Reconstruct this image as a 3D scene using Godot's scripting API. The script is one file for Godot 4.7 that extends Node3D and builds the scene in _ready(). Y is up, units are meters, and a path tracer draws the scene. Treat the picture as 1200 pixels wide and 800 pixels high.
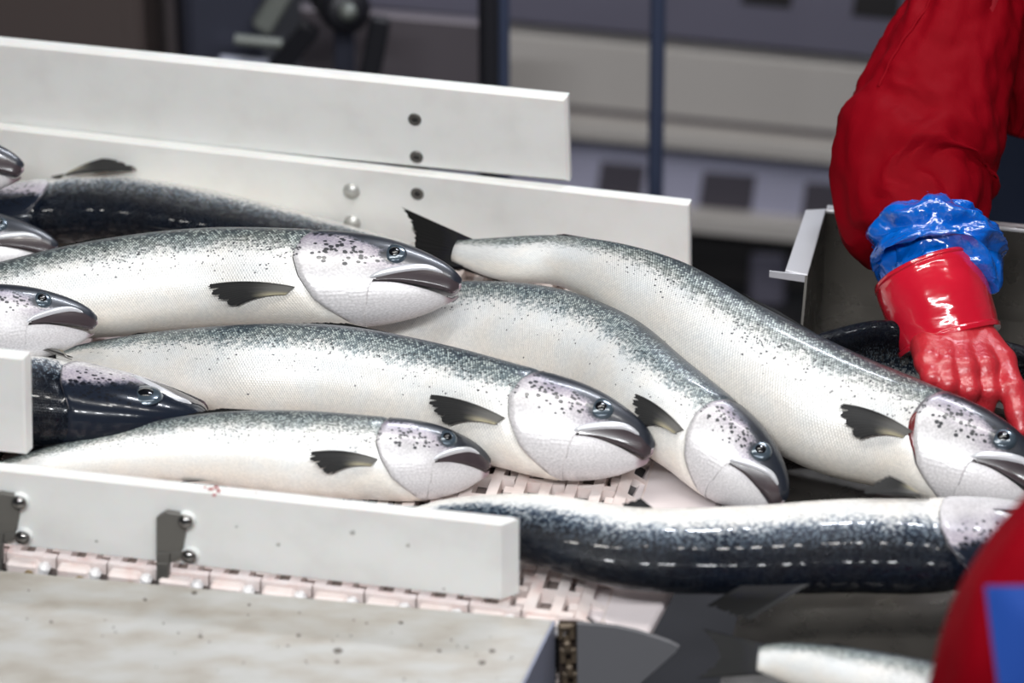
extends Node3D
# A salmon sorting line: modular belt, guard boards, trough, fish and two workers. y up, metres; the belt's top is at y = 0.90.

const BELT := 0.90
const TILT := 30.0
const FPX := 4500.0
const DIST := 4.5
var cam_pos := Vector3.ZERO
var c_up := Vector3.ZERO
var c_fw := Vector3.ZERO
var taken := {}
var M := {}
var ax := Vector3.RIGHT      # along the belt, towards the trough
var az := Vector3.BACK       # across the belt, towards the camera


# ---------------------------------------------------------------- measuring: a point of the photograph on a horizontal or an upright plane of the place
func ray(px: float, py: float) -> Vector3:
	return (c_fw * FPX + Vector3.RIGHT * (px - 600.0) + c_up * (400.0 - py)).normalized()

func on_level(px: float, py: float, h: float) -> Vector3:
	var r := ray(px, py)
	return cam_pos + r * ((BELT + h - cam_pos.y) / r.y)

func on_depth(px: float, py: float, z: float, slope := 0.0) -> Vector3:   # upright plane  z_world = z + slope * x
	var r := ray(px, py)
	return cam_pos + r * ((z + slope * cam_pos.x - cam_pos.z) / (r.z - slope * r.x))


# ---------------------------------------------------------------- names and metas
func numbered(called: String) -> String:
	var n: int = taken.get(called, 0)
	taken[called] = n + 1
	return called if n == 0 else "%s_%03d" % [called, n]

func tag(o: Node3D, label: String, category: String, group := "") -> Node3D:
	o.set_meta("label", label)
	o.set_meta("category", category)
	if group:
		o.set_meta("group", group)
	return o

func thing(called: String, label: String, category: String, at := Vector3.ZERO, group := "") -> Node3D:
	var o := Node3D.new()
	o.name = numbered(called)
	o.position = at
	add_child(o, true)
	return tag(o, label, category, group)

func spot(o: Node) -> Vector3:            # where a thing or part stands in the world
	var p := Vector3.ZERO
	while o != self and o is Node3D:
		p += o.position
		o = o.get_parent()
	return p

func obj(called: String, g: Geo, m: Material, parent: Node = self) -> MeshInstance3D:
	var o := MeshInstance3D.new()
	var at := spot(parent)
	o.mesh = g.done(at)
	o.material_override = m
	if parent == self:
		o.name = numbered(called)
	else:
		var n := 0
		while parent.has_node(called if n == 0 else "%s_%03d" % [called, n]):
			n += 1
		o.name = called if n == 0 else "%s_%03d" % [called, n]
	parent.add_child(o, true)
	return o

func struct(called: String, g: Geo, m: Material) -> MeshInstance3D:
	var o := obj(called, g, m)
	o.set_meta("kind", "structure")
	return o


# ---------------------------------------------------------------- shapes
class Geo:
	var v := PackedVector3Array()
	var uv := PackedVector2Array()
	var col := PackedColorArray()
	var ix := PackedInt32Array()
	var colored := false

	func pt(p: Vector3, t := Vector2.ZERO, c := Color.WHITE) -> int:
		v.append(p); uv.append(t); col.append(c)
		return v.size() - 1

	func tri(a: Vector3, b: Vector3, c: Vector3, outward: Vector3) -> void:
		var n := (c - a).cross(b - a)
		var i := v.size()
		pt(a); pt(b); pt(c)
		if n.dot(outward) >= 0.0:
			ix.append_array([i, i + 1, i + 2])
		else:
			ix.append_array([i, i + 2, i + 1])

	func face(ring: Array, outward: Vector3) -> void:       # a flat convex polygon
		var n: Vector3 = (ring[2] - ring[0]).cross(ring[1] - ring[0])
		var i := v.size()
		for p in ring:
			pt(p)
		for k in range(1, ring.size() - 1):
			if n.dot(outward) >= 0.0:
				ix.append_array([i, i + k, i + k + 1])
			else:
				ix.append_array([i, i + k + 1, i + k])

	func prism(poly: Array, y0: float, y1: float, bevel := 0.0, t := Transform3D.IDENTITY) -> Geo:   # a convex outline in x, z raised from y0 to y1
		var mid := Vector2.ZERO
		for p in poly:
			mid += p / poly.size()
		var rings := []
		var n := poly.size()
		var inner := []
		for k in n:
			var a: Vector2 = (poly[k] - poly[(k + n - 1) % n]).normalized()
			var b: Vector2 = (poly[(k + 1) % n] - poly[k]).normalized()
			var na := Vector2(-a.y, a.x)
			if na.dot(mid - poly[k]) < 0.0: na = -na
			var nb := Vector2(-b.y, b.x)
			if nb.dot(mid - poly[k]) < 0.0: nb = -nb
			var m := (na + nb).normalized()
			inner.append(poly[k] + m * bevel / maxf(0.3, m.dot(na)))
		for lv in ([[y0, poly], [y1, poly]] if bevel <= 0.0 else [[y0, inner], [y0 + bevel, poly], [y1 - bevel, poly], [y1, inner]]):
			var r := []
			for p in lv[1]:
				r.append(t * Vector3(p.x, lv[0], p.y))
			rings.append(r)
		var c: Vector3 = t * Vector3(mid.x, (y0 + y1) / 2.0, mid.y)
		for i in rings.size() - 1:
			for k in n:
				var q := [rings[i][k], rings[i][(k + 1) % n], rings[i + 1][(k + 1) % n], rings[i + 1][k]]
				var e0: Vector3 = q[1] - q[0]
				var nn: Vector3 = (q[2] - q[0]).cross(q[1] - q[0])
				if e0.length() > 1e-7:
					face(q, nn if nn.dot((q[0] + q[2]) / 2.0 - c) > 0.0 else -nn)
		face(rings[0], t.basis * Vector3.DOWN)
		face(rings[-1], t.basis * Vector3.UP)
		return self

	func box(size: Vector3, at: Vector3, b := Basis.IDENTITY, bevel := 0.0) -> Geo:
		var h := size / 2.0
		var e := minf(bevel, minf(h.x, h.z) * 0.6)
		var poly := [Vector2(-h.x, -h.z), Vector2(h.x, -h.z), Vector2(h.x, h.z), Vector2(-h.x, h.z)]
		if e > 0.0:
			poly = [Vector2(-h.x + e, -h.z), Vector2(h.x - e, -h.z), Vector2(h.x, -h.z + e), Vector2(h.x, h.z - e), Vector2(h.x - e, h.z), Vector2(-h.x + e, h.z), Vector2(-h.x, h.z - e), Vector2(-h.x, -h.z + e)]
		return prism(poly, -h.y, h.y, minf(e, h.y * 0.6), Transform3D(b, at))

	func beam(a: Vector3, b: Vector3, wide: float, high: float, bevel := 0.0, up := Vector3.UP) -> Geo:   # a bar from a to b
		var x := (b - a).normalized()
		var z := x.cross(up).normalized()
		return box(Vector3((b - a).length(), high, wide), (a + b) / 2.0, Basis(x, z.cross(x), z), bevel)

	func grid(rows: Array, uvs: Array = [], closed := false, cols: Array = [], caps := false) -> Geo:   # rows of points; closed: each row is a loop
		var first := v.size()
		var n: int = rows[0].size()
		var start := ix.size()
		for i in rows.size():
			for j in n:
				pt(rows[i][j], uvs[i][j] if uvs else Vector2(float(i) / rows.size(), float(j) / n), cols[i][j] if cols else Color.WHITE)
		for i in rows.size() - 1:
			for j in (n if closed else n - 1):
				var a := first + i * n + j
				var b := first + i * n + (j + 1) % n
				ix.append_array([a, b, b + n, a, b + n, a + n])
		if caps:
			for e in [0, rows.size() - 1]:
				var m := Vector3.ZERO
				for p in rows[e]:
					m += p / n
				var k := pt(m, uvs[e][0] if uvs else Vector2.ZERO, cols[e][0] if cols else Color.WHITE)
				for j in n:
					var a: int = first + e * n + j
					var b: int = first + e * n + (j + 1) % n
					if e == 0:
						ix.append_array([k, b, a])
					else:
						ix.append_array([k, a, b])
		if closed or caps:
			var mid := Vector3.ZERO
			for i in range(first, v.size()):
				mid += v[i] / (v.size() - first)
			var vol := 0.0
			for k in range(start, ix.size(), 3):
				vol += (v[ix[k]] - mid).dot((v[ix[k + 2]] - mid).cross(v[ix[k + 1]] - mid))
			if vol < 0.0:
				for k in range(start, ix.size(), 3):
					var s := ix[k + 1]
					ix[k + 1] = ix[k + 2]
					ix[k + 2] = s
		return self

	func tube(path: Array, radii: Array, around := 12, caps := true) -> Geo:
		var rows := []
		var up := Vector3.UP
		for i in path.size():
			var t: Vector3 = (path[mini(i + 1, path.size() - 1)] - path[maxi(i - 1, 0)]).normalized()
			if i == 0:
				up = Vector3.UP if absf(t.y) < 0.9 else Vector3.BACK
			var x := t.cross(up).normalized()
			up = x.cross(t).normalized()
			var r := []
			for k in around:
				var a := TAU * k / around
				r.append(path[i] + (x * cos(a) + up * sin(a)) * radii[i])
			rows.append(r)
		return grid(rows, [], true, [], caps)

	func lathe(profile: Array, at: Vector3, axis: Vector3, around := 16) -> Geo:      # profile: Vector2(radius, height along the axis)
		var y := axis.normalized()
		var x := y.cross(Vector3(0.31, 0.2, 0.93)).normalized()
		var z := x.cross(y)
		var rows := []
		for p in profile:
			var r := []
			for k in around:
				var a := TAU * k / around
				r.append(at + y * p.y + (x * cos(a) + z * sin(a)) * maxf(p.x, 1e-5))
			rows.append(r)
		return grid(rows, [], true)

	func done(at: Vector3) -> ArrayMesh:
		var nn := PackedVector3Array()
		nn.resize(v.size())
		for k in range(0, ix.size(), 3):
			var a := v[ix[k]]
			var f := (v[ix[k + 2]] - a).cross(v[ix[k + 1]] - a)
			nn[ix[k]] += f
			nn[ix[k + 1]] += f
			nn[ix[k + 2]] += f
		var p := PackedVector3Array()
		p.resize(v.size())
		for k in v.size():
			p[k] = v[k] - at
			nn[k] = nn[k].normalized() if nn[k].length_squared() > 1e-24 else Vector3.UP
		var arr := []
		arr.resize(Mesh.ARRAY_MAX)
		arr[Mesh.ARRAY_VERTEX] = p
		arr[Mesh.ARRAY_NORMAL] = nn
		arr[Mesh.ARRAY_TEX_UV] = uv
		if colored:
			arr[Mesh.ARRAY_COLOR] = col
		arr[Mesh.ARRAY_INDEX] = ix
		var m := ArrayMesh.new()
		m.add_surface_from_arrays(Mesh.PRIMITIVE_TRIANGLES, arr)
		return m


# ---------------------------------------------------------------- curves
func curve(xs: Array, ys: Array, x: float) -> Variant:        # smooth through the points, numbers or vectors
	var n := xs.size()
	if x <= xs[0]:
		return ys[0]
	if x >= xs[n - 1]:
		return ys[n - 1]
	var i := 0
	while x > xs[i + 1]:
		i += 1
	var h: float = xs[i + 1] - xs[i]
	var u: float = (x - xs[i]) / h
	var m0 = (ys[i + 1] - ys[i]) / h
	var m1 = m0
	if i > 0:
		m0 = (m0 + (ys[i] - ys[i - 1]) / (xs[i] - xs[i - 1])) * 0.5
	if i < n - 2:
		m1 = (m1 + (ys[i + 2] - ys[i + 1]) / (xs[i + 2] - xs[i + 1])) * 0.5
	var u2 := u * u
	var u3 := u2 * u
	return ys[i] * (2 * u3 - 3 * u2 + 1) + m0 * (h * (u3 - 2 * u2 + u)) + ys[i + 1] * (3 * u2 - 2 * u3) + m1 * (h * (u3 - u2))

func line(xs: Array, ys: Array, x: float) -> float:
	var n := xs.size()
	if x <= xs[0]:
		return ys[0]
	for i in n - 1:
		if x <= xs[i + 1]:
			return lerpf(ys[i], ys[i + 1], (x - xs[i]) / (xs[i + 1] - xs[i]))
	return ys[n - 1]


# ---------------------------------------------------------------- materials
func mat(c: Color, rough := 0.6, metal := 0.0, more := {}) -> StandardMaterial3D:
	var m := StandardMaterial3D.new()
	m.albedo_color = c
	m.roughness = rough
	m.metallic = metal
	for k in more:
		m.set(k, more[k])
	return m

func rgb8(r: int, g: int, b: int) -> Color:
	return Color(r / 255.0, g / 255.0, b / 255.0)

func noise_tex(w: int, h: int, freq: float, sd: int, stops: Array, oct := 4, warp := 0.0, normal := 0.0) -> NoiseTexture2D:
	var n := FastNoiseLite.new()
	n.seed = sd
	n.frequency = freq
	n.fractal_octaves = oct
	if warp > 0.0:
		n.domain_warp_enabled = true
		n.domain_warp_amplitude = warp
	var t := NoiseTexture2D.new()
	t.width = w
	t.height = h
	t.seamless = true
	t.noise = n
	if normal > 0.0:
		t.as_normal_map = true
		t.bump_strength = normal
	elif stops:
		var g := Gradient.new()
		g.offsets = PackedFloat32Array(stops.map(func(s): return s[0]))
		g.colors = PackedColorArray(stops.map(func(s): return s[1]))
		t.color_ramp = g
	return t

func triplanar(m: StandardMaterial3D, scale: Vector3) -> StandardMaterial3D:
	m.uv1_triplanar = true
	m.uv1_world_triplanar = true
	m.uv1_scale = scale
	return m

# ---------------------------------------------------------------- salmon
# A fish runs from s = 0 (snout) to s = 0.94 (tail root). Round it goes phi: 0 back, PI/2 the flank in view, PI belly.
# In the head x = s / 0.22; heights there count in half body depths at the gills.
const HEAD := 0.22
const HX := [0.0, 0.03, 0.1, 0.2, 0.3, 0.44, 0.6, 0.8, 1.0]
const H_TOP := [0.08, 0.2, 0.38, 0.55, 0.68, 0.82, 0.92, 0.98, 1.0]
const LX := [0.0, 0.02, 0.05, 0.1, 0.2, 0.3, 0.44, 0.6, 0.8, 1.0]
const H_LOW := [-0.12, -0.31, -0.39, -0.48, -0.65, -0.77, -0.89, -0.98, -1.01, -1.0]
const WX := [0.0, 0.03, 0.05, 0.1, 0.2, 0.3, 0.5, 0.7, 1.0]
const H_WIDE := [0.04, 0.17, 0.22, 0.3, 0.43, 0.54, 0.7, 0.82, 0.94]
const MX := [0.0, 0.05, 0.1, 0.2, 0.3, 0.4, 0.5, 0.58]
const MOUTH := [-0.12, -0.25, -0.22, -0.16, -0.12, -0.1, -0.12, -0.16]
const LIP := [-0.06, -0.02, 0.07, 0.13, 0.08, 0.0, -0.1, -0.16]       # the maxilla's lower edge
const LIP_TOP := [0.0, 0.04, 0.14, 0.27, 0.26, 0.18, 0.06, -0.12]     # and its upper edge
const BX := [0.22, 0.3, 0.4, 0.5, 0.6, 0.7, 0.8, 0.87, 0.91, 0.94]
const B_WIDE := [0.062, 0.067, 0.069, 0.066, 0.058, 0.046, 0.032, 0.022, 0.016, 0.009]
const EDGE_V := [0.0, 0.08, 0.15, 0.28, 0.42, 0.55, 0.7, 0.85, 1.0]
const EDGE_X := [0.9, 0.9, 0.93, 0.985, 1.01, 0.97, 0.88, 0.72, 0.6]      # the gill cover's rear edge over v

class Fish:
	var root: Node3D
	var long := 0.8
	var C := []
	var T := []
	var D := []
	var N := []
	var mid := PackedFloat32Array()
	var half := PackedFloat32Array()
	var wide := PackedFloat32Array()
	var a22 := 0.06
	const K := 188

	func at(s: float) -> Array:
		var f := clampf(s, 0.0, 0.94) * K / 0.94
		var i := mini(int(f), K - 1)
		var u := f - i
		return [C[i].lerp(C[i + 1], u), T[i].lerp(T[i + 1], u).normalized(), D[i].lerp(D[i + 1], u).normalized(), N[i].lerp(N[i + 1], u).normalized(), lerpf(mid[i], mid[i + 1], u), lerpf(half[i], half[i + 1], u), lerpf(wide[i], wide[i + 1], u)]

	func skin(s: float, phi: float, off := 0.0, lowest := -9.0, highest := 9.0, squeeze := 1.0) -> Vector3:
		var f := at(s)
		var cs := cos(phi)
		var sn := sin(phi)
		var y: float = f[4] + f[5] * cs
		var z: float = f[6] * signf(sn) * pow(absf(sn), 0.9)
		if off != 0.0:
			var q := Vector2(cs / f[5], sn / f[6]).normalized() * off
			y += q.x
			z += q.y
		y = clampf(y, lowest, highest) * squeeze
		return f[0] + f[2] * y + f[3] * z * squeeze

	func normal(s: float, phi: float) -> Vector3:
		var f := at(s)
		return (f[2] * cos(phi) / f[5] + f[3] * sin(phi) / f[6]).normalized()

	func phi_at(s: float, y: float) -> float:
		var f := at(s)
		return acos(clampf((y - f[4]) / f[5], -1.0, 1.0))


func fish_frame(F: Fish, P: Array, beta: float) -> void:
	# P: [s, back px, back py, belly px, belly py, height over the belt]
	var ss := []
	var cs := []
	var rs := []
	for p in P:
		ss.append(p[0])
		cs.append(on_level((p[1] + p[3]) / 2.0, (p[2] + p[4]) / 2.0, p[5]))
	var n := P.size()
	var sa := []
	var aa := []
	var ba := []
	var widths := []
	for i in n:
		var tg: Vector3 = (cs[maxi(i - 1, 0)] - cs[mini(i + 1, n - 1)]).normalized()
		if i == 0:
			continue
		var fr := fish_axes(tg, beta)
		var d: Vector3 = fr[0]
		var nv: Vector3 = fr[1]
		var t2 := Vector2(tg.x, tg.dot(c_up)).normalized()
		var w2 := Vector2(-t2.y, t2.x)
		var pair := Vector2(P[i][1] - P[i][3], -(P[i][2] - P[i][4]))
		var scale: float = (cs[i] - cam_pos).dot(c_fw) / FPX
		var r := absf(pair.dot(w2)) * scale / 2.0
		var w3 := Vector3.RIGHT * w2.x + c_up * w2.y
		var wd := absf(d.dot(w3))
		var wn := absf(nv.dot(w3))
		var b: float = F.long * curve(BX, B_WIDE, P[i][0])
		var a := r
		if wd > 0.55:
			b = minf(b, r * 0.8)
			a = sqrt(maxf(r * r - (b * wn) ** 2, r * r * 0.5)) / wd
		else:
			a = b * 1.7
			b = sqrt(maxf(r * r - (a * wd) ** 2, r * r * 0.4)) / wn
		sa.append(P[i][0])
		aa.append(a)
		ba.append(b)
	F.a22 = aa[0]
	for k in F.K + 1:
		var s := 0.94 * k / F.K
		var c: Vector3 = curve(ss, cs, s)
		var c0: Vector3 = curve(ss, cs, maxf(s - 0.012, 0.0))
		var c1: Vector3 = curve(ss, cs, minf(s + 0.012, 0.94))
		var tg := (c0 - c1).normalized()
		var fr := fish_axes(tg, beta)
		F.C.append(c)
		F.T.append(tg)
		F.D.append(fr[0])
		F.N.append(fr[1])
		var x := s / HEAD
		if x < 1.0:
			var top: float = curve(HX, H_TOP, x)
			var low: float = curve(LX, H_LOW, x)
			F.mid.append(F.a22 * (top + low) / 2.0)
			F.half.append(F.a22 * (top - low) / 2.0)
			F.wide.append(ba[0] * curve(WX, H_WIDE, x))
		else:
			F.mid.append(0.0)
			F.half.append(curve(sa, aa, s))
			F.wide.append(curve(sa, ba, s) * lerpf(0.94, 1.0, smoothstep(0.22, 0.28, s)))

func fish_axes(tg: Vector3, beta: float) -> Array:
	var away := Vector3.UP.cross(tg).normalized()
	if away.z > 0.0:
		away = -away
	var up := away.cross(tg).normalized()
	if up.y < 0.0:
		up = -up
	var d := away * cos(beta) + up * sin(beta)
	var nv := tg.cross(d).normalized()
	if nv.y < 0.0:
		nv = -nv
	return [d, nv]

func patch(F: Fish, s0: float, s1: float, lo: Callable, hi: Callable, lift: Callable, ni := 24, nj := 8) -> Geo:   # a shell over the skin; lo and hi give phi at s, lift(u, w) its height
	var rows := []
	var uvs := []
	for i in ni + 1:
		var u := float(i) / ni
		var s := lerpf(s0, s1, u)
		var r := []
		var t := []
		for j in nj + 1:
			var w := float(j) / nj
			var phi := lerpf(lo.call(s), hi.call(s), w)
			r.append(F.skin(s, phi, lift.call(u, w)))
			t.append(Vector2(s, phi / PI))
		rows.append(r)
		uvs.append(t)
	return Geo.new().grid(rows, uvs)

func fin(base: Array, tips: Array, bulge: Vector3, root_col: Color, tip_col: Color, raggy := 0.05, lift := 0.0005, sd := 1, thick := 0.0009, pale := Color(-1, 0, 0)) -> Geo:
	# rays from base[j] to tips[j], bent by bulge halfway
	var rng := RandomNumberGenerator.new()
	rng.seed = sd
	var J := base.size()
	var R := 10
	var g := Geo.new()
	g.colored = true
	var cut := []
	for j in J:
		cut.append(1.0 - raggy * rng.randf() - (raggy * 1.6 if j % 6 == 5 else 0.0))
	var mj: int = J / 2
	var nn: Vector3 = (tips[mj] - base[mj]).cross(base[J - 1] - base[0] if base[0].distance_to(base[J - 1]) > 0.003 else tips[J - 1] - tips[0]).normalized()
	for side in [1.0, -1.0]:
		var rows := []
		var cols := []
		for i in R + 1:
			var u := float(i) / R
			var r := []
			var c := []
			for j in J:
				var w := float(j) / (J - 1)
				var uu: float = u * cut[j]
				var p: Vector3 = base[j].lerp(tips[j], uu) + bulge * (4.0 * uu * (1.0 - uu)) + nn * (lift * (1.0 if j % 2 else -1.0) * (0.4 + 0.6 * u))
				var th := thick * (1.2 - 0.9 * u) * (1.9 if j < 2 else 1.0)
				r.append(p + nn * side * th)
				var q := root_col.lerp(tip_col, smoothstep(0.1, 0.6, u + 0.15 * (0.5 - w)))
				if pale.r >= 0.0:
					q = q.lerp(pale, smoothstep(0.55, 1.0, w) * (1.0 - smoothstep(0.25, 0.6, u)))
				c.append(q * (0.75 if j % 2 else 1.1))
			rows.append(r)
			cols.append(c)
		g.grid(rows, [], false, cols)
	return g

func make_fish(called: String, label: String, P: Array, long: float, beta_deg: float, kind: int, o := {}) -> Fish:
	var F := Fish.new()
	F.long = long
	fish_frame(F, P, deg_to_rad(beta_deg))
	var c0: Vector3 = F.C[80]
	F.root = thing(called, label, "fish", Vector3(c0.x, c0.y - 0.05, c0.z), "salmon on the sorting line")
	var m: StandardMaterial3D = M["fish%d" % kind]
	var rows := []
	var uvs := []
	var jaw := []
	var jaw_uv := []
	var AR := 56
	var stations := []
	for i in 72:
		stations.append(HEAD * pow(i / 72.0, 1.15))
	for i in 106:
		stations.append(lerpf(HEAD, 0.94, i / 105.0))
	for s in stations:
		var x: float = s / HEAD
		var cut := -9.0
		if x < 0.6:
			cut = curve(MX, MOUTH, minf(x, 0.54)) * F.a22
			cut = lerpf(cut, -1.3 * F.a22, smoothstep(0.54, 0.6, x))
		var r := []
		var t := []
		for j in AR + 1:
			var phi := TAU * j / AR
			var crease := 0.0
			if x > 0.8 and x < 1.25:                          # the hollow just behind the gill cover
				var e: float = line(EDGE_V, EDGE_X, phi / PI if phi <= PI else 2.0 - phi / PI)
				crease = -0.002 * exp(-pow((x - e - 0.02) / 0.035, 2.0))
			r.append(F.skin(s, phi, crease, cut))
			t.append(Vector2(s, phi / PI if phi <= PI else 2.0 - phi / PI))
		rows.append(r)
		uvs.append(t)
		if x > 0.015 and x < 0.66:
			var gape: float = 0.05 + o.get("gape", 0.03) * (1.0 - x / 0.6)
			var top: float = (curve(MX, MOUTH, minf(x, 0.58)) - maxf(gape, 0.02)) * F.a22
			var q := []
			for j in AR + 1:
				q.append(F.skin(s, TAU * j / AR, 0.0, -9.0, top, lerpf(1.0, 0.982, smoothstep(0.5, 0.62, x))))
			jaw.append(q)
			jaw_uv.append(t)
	var body := Geo.new().grid(rows, uvs, true, [], true)
	obj("body", body, m, F.root)
	obj("lower_jaw", Geo.new().grid(jaw, jaw_uv, true, [], true), m, F.root)
	# the mouth's dark lining, the maxilla, the gill cover with the slit behind it
	var y_phi := func(tab: Array, s: float) -> float: return F.phi_at(s, curve(MX, tab, s / HEAD) * F.a22)
	obj("mouth_lining", patch(F, HEAD * 0.012, HEAD * 0.52, func(s): return y_phi.call(LIP, s) - 0.05, func(s): return y_phi.call(MOUTH, s) + 0.06, func(_u, w): return 0.0007 if w < 0.9 else -0.001, 26, 7), M.mouth, F.root)
	obj("maxilla", patch(F, HEAD * 0.1, HEAD * 0.57, func(s): return y_phi.call(LIP_TOP, s), func(s): return y_phi.call(LIP, s), func(u, w): return -0.0006 + 0.0034 * pow(sin(PI * clampf(w, 0.0, 1.0)), 0.6) * smoothstep(0.0, 0.12, u) * (1.0 - smoothstep(0.9, 1.0, u)), 30, 8), M.maxilla, F.root)
	var gr := []
	var gu := []
	var gl := []
	for j in 49:
		var v := lerpf(0.07, 0.93, j / 48.0)
		var e: float = line(EDGE_V, EDGE_X, v)
		var a := []
		var b := []
		for i in 21:
			var u := i / 20.0
			var x := lerpf(e - 0.34, e, u)
			var up := 0.0026 * pow(u, 1.5) * sin(PI * clampf((v - 0.05) / 0.9, 0.0, 1.0)) - 0.0005
			if i >= 19:
				x = e + (0.004 if i == 19 else 0.0)
				up = up * 0.6 if i == 19 else -0.0025
			a.append(F.skin(x * HEAD, v * PI, up))
			b.append(Vector2(x * HEAD, v))
		gr.append(a)
		gu.append(b)
		var c := []
		for i in 5:
			c.append(F.skin((e + lerpf(-0.01, o.get("slit", 0.012), i / 4.0) * sin(PI * clampf((v - 0.05) / 0.9, 0.0, 1.0))) * HEAD, v * PI, 0.0002 - (0.0015 if i == 4 else 0.0)))
		gl.append(c)
	obj("gill_cover", Geo.new().grid(gr, gu), m, F.root)
	obj("gill_slit", Geo.new().grid(gl), M.slit, F.root)
	if o.get("bloody", false):
		var br := []
		for j in 17:
			var v := lerpf(0.40, 0.70, j / 16.0)
			var e: float = line(EDGE_V, EDGE_X, v)
			var c := []
			for i in 5:
				c.append(F.skin((e - 0.012 + (0.012 + 0.05 * sin(PI * pow(j / 16.0, 0.7))) * i / 4.0) * HEAD, v * PI, 0.0006 - (0.0015 if i == 4 else 0.0)))
			br.append(c)
		obj("blood_streak", Geo.new().grid(br), M.blood, F.root)
	# the eye
	var ey: float = o.get("eye_y", 0.46) * F.a22
	var es := HEAD * 0.42
	var ep := F.phi_at(es, ey)
	var en := F.normal(es, ep)
	var ec := F.skin(es, ep, -0.0012)
	var er := 0.0128 * F.a22 / 0.06
	var eye := obj("eye", Geo.new().lathe([Vector2(er * 1.15, -0.002), Vector2(er * 1.05, 0.0012), Vector2(er * 0.9, 0.0022), Vector2(er * 0.6, 0.0036), Vector2(0.0, 0.0044)], ec, en, 24), M.iris, F.root)
	obj("pupil", Geo.new().lathe([Vector2(er * 0.56, 0.0028), Vector2(er * 0.5, 0.0045), Vector2(er * 0.25, 0.0056), Vector2(0.0, 0.006)], ec, en, 20), M.pupil, eye)
	# fins: pectoral on the flank, pelvic and anal along the belly, dorsal and adipose along the back, the tail
	var grey := Color(0.03, 0.03, 0.032)
	var dark := Color(0.011, 0.011, 0.012)
	var pale := Color(0.42, 0.38, 0.26)
	var lift: float = o.get("fin_lift", 0.010)
	var an: float = o.get("anal_s", 0.71)
	var fv: float = o.get("fin_v", 0.56)
	var flare: float = o.get("flare", 0.0)
	var fl: float = o.get("fin_long", 0.108)
	var bs := []
	var ts := []
	for j in 25:
		var w := j / 24.0
		bs.append(F.skin(HEAD * 0.99 + w * 0.011, PI * (fv + 0.055 * w), 0.003))
		var out := HEAD * 0.99 + fl * (1.0 - 0.36 * pow(w, 1.4) - 0.07 * pow(1.0 - w, 6.0))
		ts.append(F.skin(out, PI * (fv - 0.012 + (0.05 if flare > 0.0 else 0.15) * w), flare * (0.2 + 0.8 * w) + 0.004 if flare > 0.0 else lift * (1.0 - 0.4 * w) + 0.002))
	obj("pectoral_fin", fin(bs, ts, F.normal(0.27, PI * fv) * 0.005 + F.at(0.26)[2] * 0.005, Color(0.17, 0.165, 0.155), Color(0.034, 0.034, 0.034), 0.055, 0.0004, kind + int(long * 1000), 0.0008, pale), M.fin, F.root)
	bs = []
	ts = []
	for j in 15:                                               # pelvic
		var w := j / 14.0
		bs.append(F.skin(0.50 + 0.02 * w, PI * 0.9, 0.0))
		ts.append(F.skin(0.565 + 0.01 * w, PI * (0.9 + 0.07 * w), 0.003))
	obj("pelvic_fin", fin(bs, ts, Vector3.ZERO, (grey if kind == 2 else Color(0.4, 0.38, 0.35)), (dark if kind == 2 else Color(0.16, 0.15, 0.15)), 0.05, 0.0003, 5), M.fin, F.root)
	bs = []
	ts = []
	for j in 15:                                               # anal
		var w := j / 14.0
		bs.append(F.skin(an + 0.06 * w, PI * 0.98, -0.001))
		ts.append(F.skin(an + 0.055 + 0.035 * w, PI * 0.97, 0.026 * (1.0 - 0.5 * w)))
	obj("anal_fin", fin(bs, ts, Vector3.ZERO, (grey if kind == 2 else Color(0.4, 0.38, 0.35)), (dark if kind == 2 else Color(0.2, 0.18, 0.17)), 0.06, 0.0003, 6), M.fin, F.root)
	bs = []
	ts = []
	var dh: float = o.get("dorsal", 0.006)
	for j in 21:                                               # dorsal, folded back unless the fish raises it
		var w := j / 20.0
		bs.append(F.skin(0.41 + 0.1 * w, -0.02, -0.001))
		ts.append(F.skin(0.50 + 0.06 * w, o.get("dorsal_phi", -0.12), dh * (1.0 - 0.55 * w) + 0.001))
	obj("dorsal_fin", fin(bs, ts, Vector3.ZERO, grey, dark, 0.04, 0.0004, 7), M.fin, F.root)
	bs = []
	ts = []
	for j in 9:                                                # adipose
		var w := j / 8.0
		bs.append(F.skin(0.775 + 0.018 * w, 0.0, -0.001))
		ts.append(F.skin(0.815 + 0.01 * w, 0.0, float(o.get("adipose", 0.002)) * (1.0 - 0.6 * w) + 0.001))
	obj("adipose_fin", fin(bs, ts, Vector3.ZERO, grey, dark, 0.0, 0.0001, 8, 0.0014), M.fin, F.root)
	bs = []
	ts = []
	var e := F.at(0.93)
	var spread: float = o.get("tail_spread", 0.085) * long
	for j in 37:
		var w := j / 18.0 - 1.0                                # 1 at the back, -1 at the belly
		bs.append(e[0] + e[2] * e[5] * w * 0.95 + e[1] * 0.012 * absf(w))
		ts.append(e[0] - e[1] * long * (0.085 + 0.04 * pow(absf(w), 1.4)) * float(o.get("tail_long", 1.0)) + e[2] * spread * signf(w) * pow(absf(w), 0.8))
	obj("tail_fin", fin(bs, ts, Vector3.ZERO, Color(0.02, 0.02, 0.022), dark, 0.03, 0.0005, 9, 0.0012), M.fin, F.root)
	return F

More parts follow.
